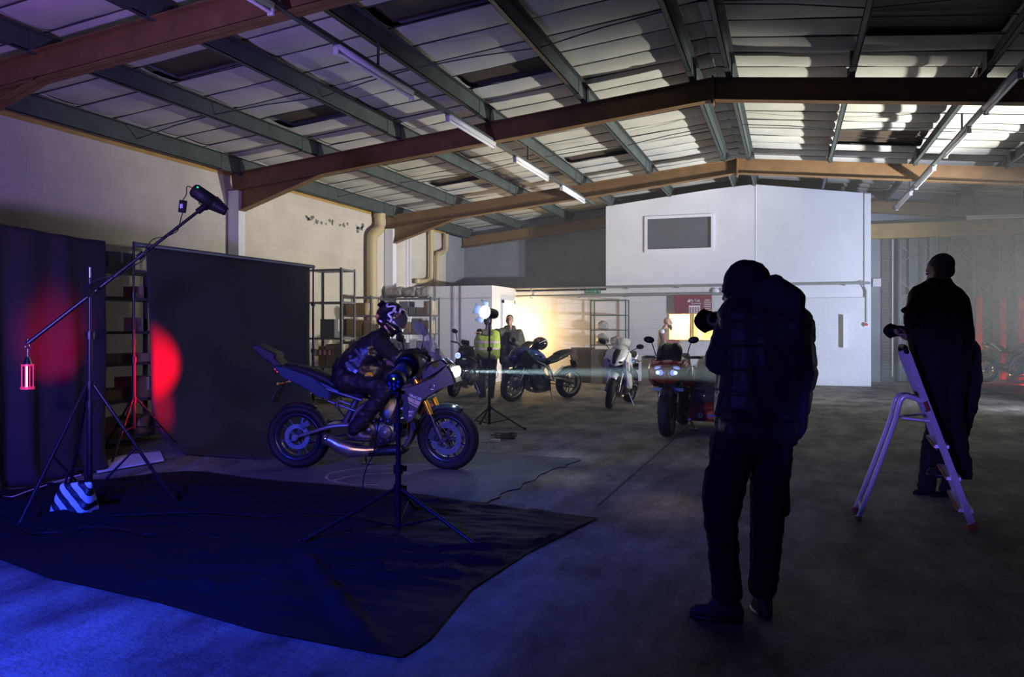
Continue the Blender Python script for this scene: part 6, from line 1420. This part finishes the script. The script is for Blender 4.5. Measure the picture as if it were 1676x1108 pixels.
# ---- 4 bearded man in red and white leathers by the hatch
D4 = 18.6
J4 = dict(head=(1093, 528, 0), shL=(1083, 545, .18), shR=(1083, 545, -.18), elL=(1091, 560, .26), elR=(1087, 561, -.24), wrL=(1110, 560, .16), wrR=(1108, 562, -.14), hipL=(1084, 587, .09), hipR=(1084, 587, -.09), knL=(1085, 608, .1), knR=(1087, 609, -.1), anL=(1085, 630, .1), anR=(1086, 630, -.12), toL=(1094, 633, .1), toR=(1096, 633.5, -.14))
m_rl = MC('racing_red', (.28, .05, .04), .4, coat=.3)
v4, Q4, P4, R4 = person('bald bearded person in red and white leathers before the lit hatch', D4, J4, RT * .95 - FW * .15 - UP * .05, vox=.014, jacket=MC('racing_leather', (.10, .10, .11), .4, bump=.3, bscale=16), trousers=m_dk, torso=[[(1085, 548, .1, .10), (1085, 548, -.1, .10), (1086, 572, .06, .14), (1086, 572, -.06, .14)], [(1086, 572, .06, .14), (1085, 586, -.06, .14), (1085, 586, .06, .14)], [(1088, 540, 0, .06), (1086, 546, 0, .08)]], shoes=M_['matt_black'], hands=(('L', RT - UP * .1, -UP, .5), ('R', RT + UP * .2, -UP, .4)), seed=6, arms_r=(.075, .066, .05))
mb = MB(); mb.hull([(P4(0, .06, -.075), .04), (P4(0, .075, -.12), .034), (P4(0, .085, -.16), .02), (P4(-.04, .03, -.06), .025), (P4(.04, .03, -.06), .025)]); skin(mb, 'beard', m_hairb, v4, .010, 2, .004, (40, 40, 40))
mb = MB()
for s_ in (-1, 1): mb.tube([P4(s_ * .05 + .02 * cos(a), .094 if True else 0, .012 + .016 * sin(a)) for a in [i * pi / 6 for i in range(13)]], .0025, 5); mb.tube([P4(s_ * .068, .09, .015), P4(s_ * .08, 0, .015)], .0025, 5)
mb.build('glasses', M_['matt_black'], v4)
for s_, a_, b__ in (('R', 'sh', 'el'), ('R', 'el', 'wr'), ('L', 'el', 'wr')):
    p_, q_ = Q4[a_ + s_], Q4[b__ + s_]; mb = MB(); cone(mb, p_.lerp(q_, .15) - FW * .012 * (1 if s_ == 'R' else -1), p_.lerp(q_, .85) - FW * .012, .074 if a_ == 'sh' else .064, .064 if a_ == 'sh' else .05); skin(mb, 'sleeve_panel', m_rl, v4, .014, 3)
mb = MB(); p_ = Q4['shR']; mb.ell(p_ - FW * .05 + UP * .03, .06, .05, .06); mb.build('shoulder_pad', MC('pad_white', (.6, .6, .62), .3), v4)
mb = MB(); mb.hull([(Q4['elR'] - FW * .055 - UP * .035, .012), (Q4['wrR'] - FW * .04 - UP * .03, .012)]); mb.build('sleeve_piping', bpy.data.materials['pad_white'], v4)

# ---- 5 the big photographer in front, seen from behind
D5 = 3.80
m_quilt = MC('quilted_navy', (.012, .018, .038), .5, bump=.35, bscale=14); m_hood = MC('hood_fabric', (.03, .048, .075), .75, spec=.2, bump=.3, bscale=25)
J5 = dict(head=(1214, 480, .10), shL=(1202, 524, .10), shR=(1306, 536, -.04), elL=(1178, 590, .02), elR=(1300, 600, .25), wrL=(1196, 534, .30), wrR=(1215, 535, .40),
          hipL=(1200, 722, .0), hipR=(1262, 722, .02), knL=(1180, 850, .0), knR=(1256, 850, .04), anL=(1190, 968, .02), anR=(1249, 958, .10), toL=(1139, 1001, .06), toR=(1238, 985, .24))
fd5 = (FW * .80 - RT * .55).normalized()
T5 = [[(1208, 516, .05, .085), (1296, 524, -.02, .085), (1215, 500, .05, .06), (1282, 505, -.02, .07)], [(1208, 520, .05, .10), (1298, 534, -.02, .10), (1222, 600, .04, .14), (1290, 600, .04, .14)],
      [(1222, 600, .04, .14), (1290, 600, .04, .14), (1208, 690, 0, .12), (1280, 690, 0, .12)], [(1208, 690, 0, .12), (1279, 690, 0, .12), (1192, 700, 0, .07), (1288, 708, 0, .07), (1204, 700, .13, .06), (1280, 706, .13, .06), (1204, 702, -.12, .055), (1280, 706, -.12, .055)]]
v5, Q5, P5, R5 = person('person in navy quilted hooded jacket seen from behind, photographing with beanie on', D5, J5, fd5, vox=.008, jacket=m_quilt, trousers=MC('cargo_trousers', (.012, .013, .026), .8, spec=.2, bump=.3, bscale=30), torso=T5, jfold=.009, tfold=.007, shoes=MC('trainer', (.02, .02, .03), .6), hands=(('L', -RT * .75 + FW * .5 + UP * .1, UP, .9), ('R', -RT * .7 + UP * .35 + FW * .3, FW - RT * .3, .9)), arms_r=(.066, .062, .048), legr=(.108, .080, .066), hipr=.108, seed=8, headR=1.05)
for k in kids(v5):
    if k.name.startswith('sole'): pass
# quilting seams run round the back
jk5 = [k for k in kids(v5) if k.name.startswith('jacket')][0]
for v in jk5.data.vertices:
    z = v.co.z; f = (z % .115) / .115; g = math.exp(-((f - .5) / .06) ** 2)
    v.co -= v.normal * .007 * g
# hood lying on the shoulders
mb = MB(); mb.hull([(W(1240, 488, D5 - .04), .03), (W(1272, 476, D5 - .06), .07), (W(1298, 492, D5 - .07), .06), (W(1306, 506, D5 - .07), .035)]); mb.hull([(W(1252, 476, D5 - .02), .05), (W(1270, 466, D5 - .03), .05), (W(1264, 492, D5 + .1), .06), (W(1240, 494, D5 + .0), .03)])
hdp = skin(mb, 'hood', m_hood, v5, .009, 5, .008, (7, 7, 9), 3)
# sleeve fabric differs from the quilted body
for s_ in 'LR':
    mb = MB(); cone(mb, Q5['sh' + s_].lerp(Q5['el' + s_], .05), Q5['el' + s_], .079, .070); cone(mb, Q5['el' + s_], Q5['wr' + s_], .070, .050); skin(mb, 'sleeve', m_hood, v5, .009, 4, .007, (14, 14, 14), 2)
m_beanie = MC('beanie_knit', (.010, .014, .040), .85, bump=.6, bscale=70)
mb = MB(); mb.ell(P5(0, -.03, .055), .098, .118, .105, R5, 24, 16); mb.hull([(W(1222, 449, D5 + .1), .045), (W(1228, 444, D5 + .1), .02), (P5(0, -.06, .06), .07)]); mb.hull([(W(1196, 484, D5 + .12), .028), (W(1236, 480, D5 + .02), .05), (W(1204, 472, D5 + .1), .04), (P5(.06, 0, .02), .05), (P5(-.06, 0, .02), .05), (P5(0, .06, .03), .045)])
bn = skin(mb, 'beanie', m_beanie, v5, .008, 4, .003, (18, 18, 30))
for (s_, f_) in (('L', -1), ('R', 1)):
    p_ = Q5['hip' + s_].lerp(Q5['kn' + s_], .66); mb = MB(); mb.hull([(p_ + RT * f_ * .062 + UP * .10, .035), (p_ + RT * f_ * .065 - UP * .08, .04), (p_ + RT * f_ * .05 + FW * .05 - UP * .02, .05)]); skin(mb, 'cargo_pocket', bpy.data.materials['cargo_trousers'], v5, .010, 2, .004)
slr('black camera with petal lens hood held up by the big photographer', W(1208, 522, D5 + .36), (-RT * .93 + FW * .36 - UP * .06), s=1.05)
# ---- 6 photographer on the ladder
D6 = 6.15
m_anorak = MC('black_anorak', (.006, .0065, .007), .75, spec=.15, bump=.3, bscale=20)
J6 = dict(head=(1538, 444, .02), shL=(1506, 486, .05), shR=(1562, 492, -.02), elL=(1492, 545, -.02), elR=(1572, 552, .05), wrL=(1492, 548, .10), wrR=(1500, 556, .22), hipL=(1522, 590, 0), hipR=(1562, 592, .0), knL=(1532, 682, -.05), knR=(1558, 684, .08), anL=(1546, 763, -.06), anR=(1574, 762, .06), toL=(1524, 773, -.02), toR=(1548, 774, .14))
J6['elL'] = (1494, 520, -.05); J6['wrL'] = (1494, 546, .10)
fd6 = (-RT * .55 + FW * .8 - UP * .35).normalized()
T6 = [[(1508, 482, .05, .075), (1562, 488, .0, .085), (1530, 466, .02, .06), (1545, 466, .0, .06)], [(1508, 486, .05, .10), (1564, 494, .0, .10), (1514, 545, .03, .13), (1566, 545, .02, .13)], [(1514, 545, .03, .13), (1566, 545, .02, .13), (1516, 590, .0, .10), (1560, 592, 0, .11)]]
v6, Q6, P6, R6 = person('grey haired person in black coat standing on the ladder with a camera', D6, J6, fd6, up=UP, vox=.010, jacket=m_anorak, trousers=MC('black_jeans', (.009, .010, .013), .8, spec=.15, bump=.3, bscale=25), torso=T6, shoes=M_['matt_black'], hair=cap_hair(m_hairg, th=.002, seed=3), hands=(('L', -RT * .8 + FW * .3 - UP * .1, UP, .9), ('R', -RT * .9 + UP * .1, UP, .9)), arms_r=(.072, .066, .052), legr=(.105, .085, .07), hipr=.12, seed=11)
mb = MB(); mb.hull([(W(1502, 480, D6 - .0), .012), (W(1488, 497, D6 + .03), .010), (W(1512, 472, D6), .012), (W(1508, 492, D6), .02)]); mb.hull([(W(1476, 508, D6), .012), (W(1492, 515, D6), .03), (W(1498, 498, D6), .03)]); skin(mb, 'collar_flap', m_anorak, v6, .010, 3)
mb = MB(); mb.hull([(W(1522, 462, D6), .03), (W(1552, 460, D6 - .02), .03), (W(1536, 470, D6 - .1), .03), (W(1518, 470, D6 + .05), .03), (W(1556, 470, D6 + .04), .03)]); skin(mb, 'collar', m_anorak, v6, .010, 3, .003)
slr('black camera held low by the person on the ladder', W(1494, 542, D6 + .20), (-RT * .95 + FW * .25 + UP * .02), s=1.0)
# ---- 7 person behind the ladder, mostly hidden
D7 = 6.75
J7 = dict(head=(1554, 530, 0), shL=(1542, 570, .02), shR=(1586, 572, .0), elL=(1540, 615, .1), elR=(1594, 622, .02), wrL=(1520, 610, .2), wrR=(1572, 640, .1), hipL=(1550, 660, .02), hipR=(1580, 660, .02), knL=(1524, 728, -.02), knR=(1562, 732, -.02), anL=(1516, 798, -.04), anR=(1552, 806, -.1), toL=(1500, 808, -.05), toR=(1528, 812, -.14))
v7, Q7, P7, R7 = person('person in dark coat stooping behind the man on the ladder, face hidden', D7, J7, -RT * .7 + FW * .5 - UP * .2, vox=.012, jacket=MC('dark_coat', (.012, .013, .016), .8), trousers=bpy.data.materials['dark_fabric'], torso=[[(1548, 572, .02, .09), (1582, 575, .0, .10), (1552, 640, 0, .13), (1578, 640, 0, .13)], [(1552, 640, 0, .13), (1578, 640, 0, .12), (1553, 672, 0, .10), (1580, 668, 0, .08)]], shoes=M_['matt_black'], hair=cap_hair(m_hairb), hands=(('L', -RT, UP, .6), ('R', -UP, RT, .6)), arms_r=(.078, .07, .055), legr=(.10, .075, .065), seed=13)
# ---- helmet resting on the blue sport bike
hcx = W(884, 562, 15.15); t = thing('motorcycle_helmet', 'black red and white helmet resting on the tank of the blue sport bike', 'helmet', hcx - V((0, 0, .13)))
mb = MB(); mb.ell(hcx, .15, .13, .125, None, 24, 16); mb.hull([(hcx + V((-.10, -.05, -.06)), .05), (hcx + V((-.10, .05, -.06)), .05), (hcx + V((-.15, 0, -.08)), .03), (hcx + V((.03, 0, -.06)), .07)]); skin(mb, 'helmet_shell', m_hel, t, .012, 3)
for k, (a0, m) in enumerate(((0.5, 'racing_red'), (.9, 'helmet_white'), (-.4, 'helmet_white'))):
    mb = MB(); mb.tube([hcx + V((.155 * cos(a0 + .9) * sin(x), -.136 * cos(x) * 1, .13 * sin(a0 + .9) * sin(x))) for x in (-.1, .3, .6, .9, 1.2)] , .014, 6, flat=.4); mb.build('helmet_stripe', bpy.data.materials[m], t)
# ---------------------------------------------------------------- step ladder
m_lad = MC('ladder_alloy', (.80, .80, .84), .35, .35, bump=.1, bscale=30); m_foot = MC('ladder_foot', (.5, .18, .05), .5)
ld = thing('step_ladder', 'aluminium step ladder lit violet under the standing photographer', 'ladder', G(1500, 850))
fN, fF = G(1593, 868), G(1573, 832); tN, tF = W(1481, 575, 5.62), W(1474, 578, 6.0)
dF_ = G(1437, 1000)
bN, bF = G(1405, 851), G(1400, 836)
tN = W(1484, 577, 5.52); tF = W(1474, 574, 5.86)
for a, b_ in ((fN, tN), (fF, tF)):
    mb = MB(); a2 = a + UP * .02; mb.beam(a2, b_, .022, .042, RT); r_ = mb.build('stile', m_lad, ld); mb = MB(); mb.beam(a - UP * .0, a + (b_ - a).normalized() * .05, .03, .07, RT); mb.build('rubber_foot', m_foot, r_)
jN, jF = fN.lerp(tN, .63), fF.lerp(tF, .63)
hN_, hF_ = W(1461, 640, 5.62), W(1456, 644, 5.9)
for j_, h_, b_ in ((jN, W(1478, 655, 5.55), bN), (jF, W(1470, 652, 5.85), bF)):
    mb = MB(); pts = smoothpath([j_ + (tN - fN).normalized() * .12 * 1, j_.lerp(h_, .35) + UP * .075, h_ + UP * .02, h_.lerp(b_, .2), h_.lerp(b_, .6), b_ + UP * .015], 5); mb.tube(pts, .017, 10); r_ = mb.build('rear_leg', m_lad, ld)
    mb = MB(); mb.cyl(b_, b_ + UP * .03, .022); mb.build('rubber_foot', m_foot, r_)
mb = MB(); a, b_ = bN.lerp(W(1478, 655, 5.55), .08), bF.lerp(W(1470, 652, 5.85), .08); mb.beam(a, b_, .02, .03); mb.build('rear_brace', m_lad, ld)
mb = MB(); a, b_ = W(1478, 655, 5.55).lerp(bN, .12), W(1470, 652, 5.85).lerp(bF, .12); mb.beam(a, b_, .02, .03); mb.build('rear_brace', m_lad, ld)
mb = MB(); mb.tube([W(1476, 684, 5.58), fN.lerp(tN, .63)- UP * .02], .010, 8); mb.build('side_bar', m_lad, ld); mb = MB(); mb.tube([W(1468, 682, 5.88), fF.lerp(tF, .63) - UP * .02], .010, 8); mb.build('side_bar', m_lad, ld)
mb = MB(); mb.tube(smoothpath([tN, tN + UP * .03 - RT * .01, tN.lerp(tF, .5) + UP * .035, tF + UP * .03, tF], 4), .018, 8); mb.build('top_hoop', M_['matt_black'], ld)
for f in (.10, .28, .46):
    a, b_ = fN.lerp(tN, f), fF.lerp(tF, f); c = (a + b_) / 2; d_ = (b_ - a); ax_ = d_.normalized(); fwd = (UP.cross(ax_)).normalized()
    mb = MB(); q = [a - fwd * .04, a + fwd * .05, b_ + fwd * .05, b_ - fwd * .04]; mb.add([v for v in q] + [v + UP * .022 for v in q], [(3, 2, 1, 0), (4, 5, 6, 7), (0, 1, 5, 4), (1, 2, 6, 5), (2, 3, 7, 6), (3, 0, 4, 7)], False); mb.build('step', m_lad, ld)
    mb = MB(); mb.beam(a + fwd * .05 + UP * .012, b_ + fwd * .05 + UP * .012, .01, .02); mb.build('step_edge', m_foot, ld)
sticker = fN.lerp(tN, .67); mb = MB(); mb.beam(sticker - RT * .004, sticker + (tN - fN).normalized() * .07 - RT * .004, .024, .03, RT); mb.build('red_label', MC('racing_red', (.28, .05, .04)), ld)
# ---------------------------------------------------------------- haze filling the shed
mh = bpy.data.materials.new('haze'); mh.use_nodes = True; nt = mh.node_tree
nt.nodes.remove(nt.nodes['Principled BSDF']); vs_ = nt.nodes.new('ShaderNodeVolumeScatter')
vs_.inputs['Density'].default_value = .0115; vs_.inputs['Anisotropy'].default_value = .25; vs_.inputs['Color'].default_value = (.95, .97, 1, 1)
nt.links.new(vs_.outputs[0], nt.nodes['Material Output'].inputs['Volume'])
mb = MB(); mb.prism([(-3.02, 6.2), (XR - .05, 6.2), (XR - .05, YB - .35), (XL + .05, YB - .35), (XL + .05, 10.0), (-3.02, 10.0)], .02, 3.9, to=lambda x, y, t: V((x, y, t))); hz = mb.build('haze', mh, org=V((0, 0, 0))); tag(hz, 'thin smoke haze hanging through the whole shed', 'haze', None, 'stuff')
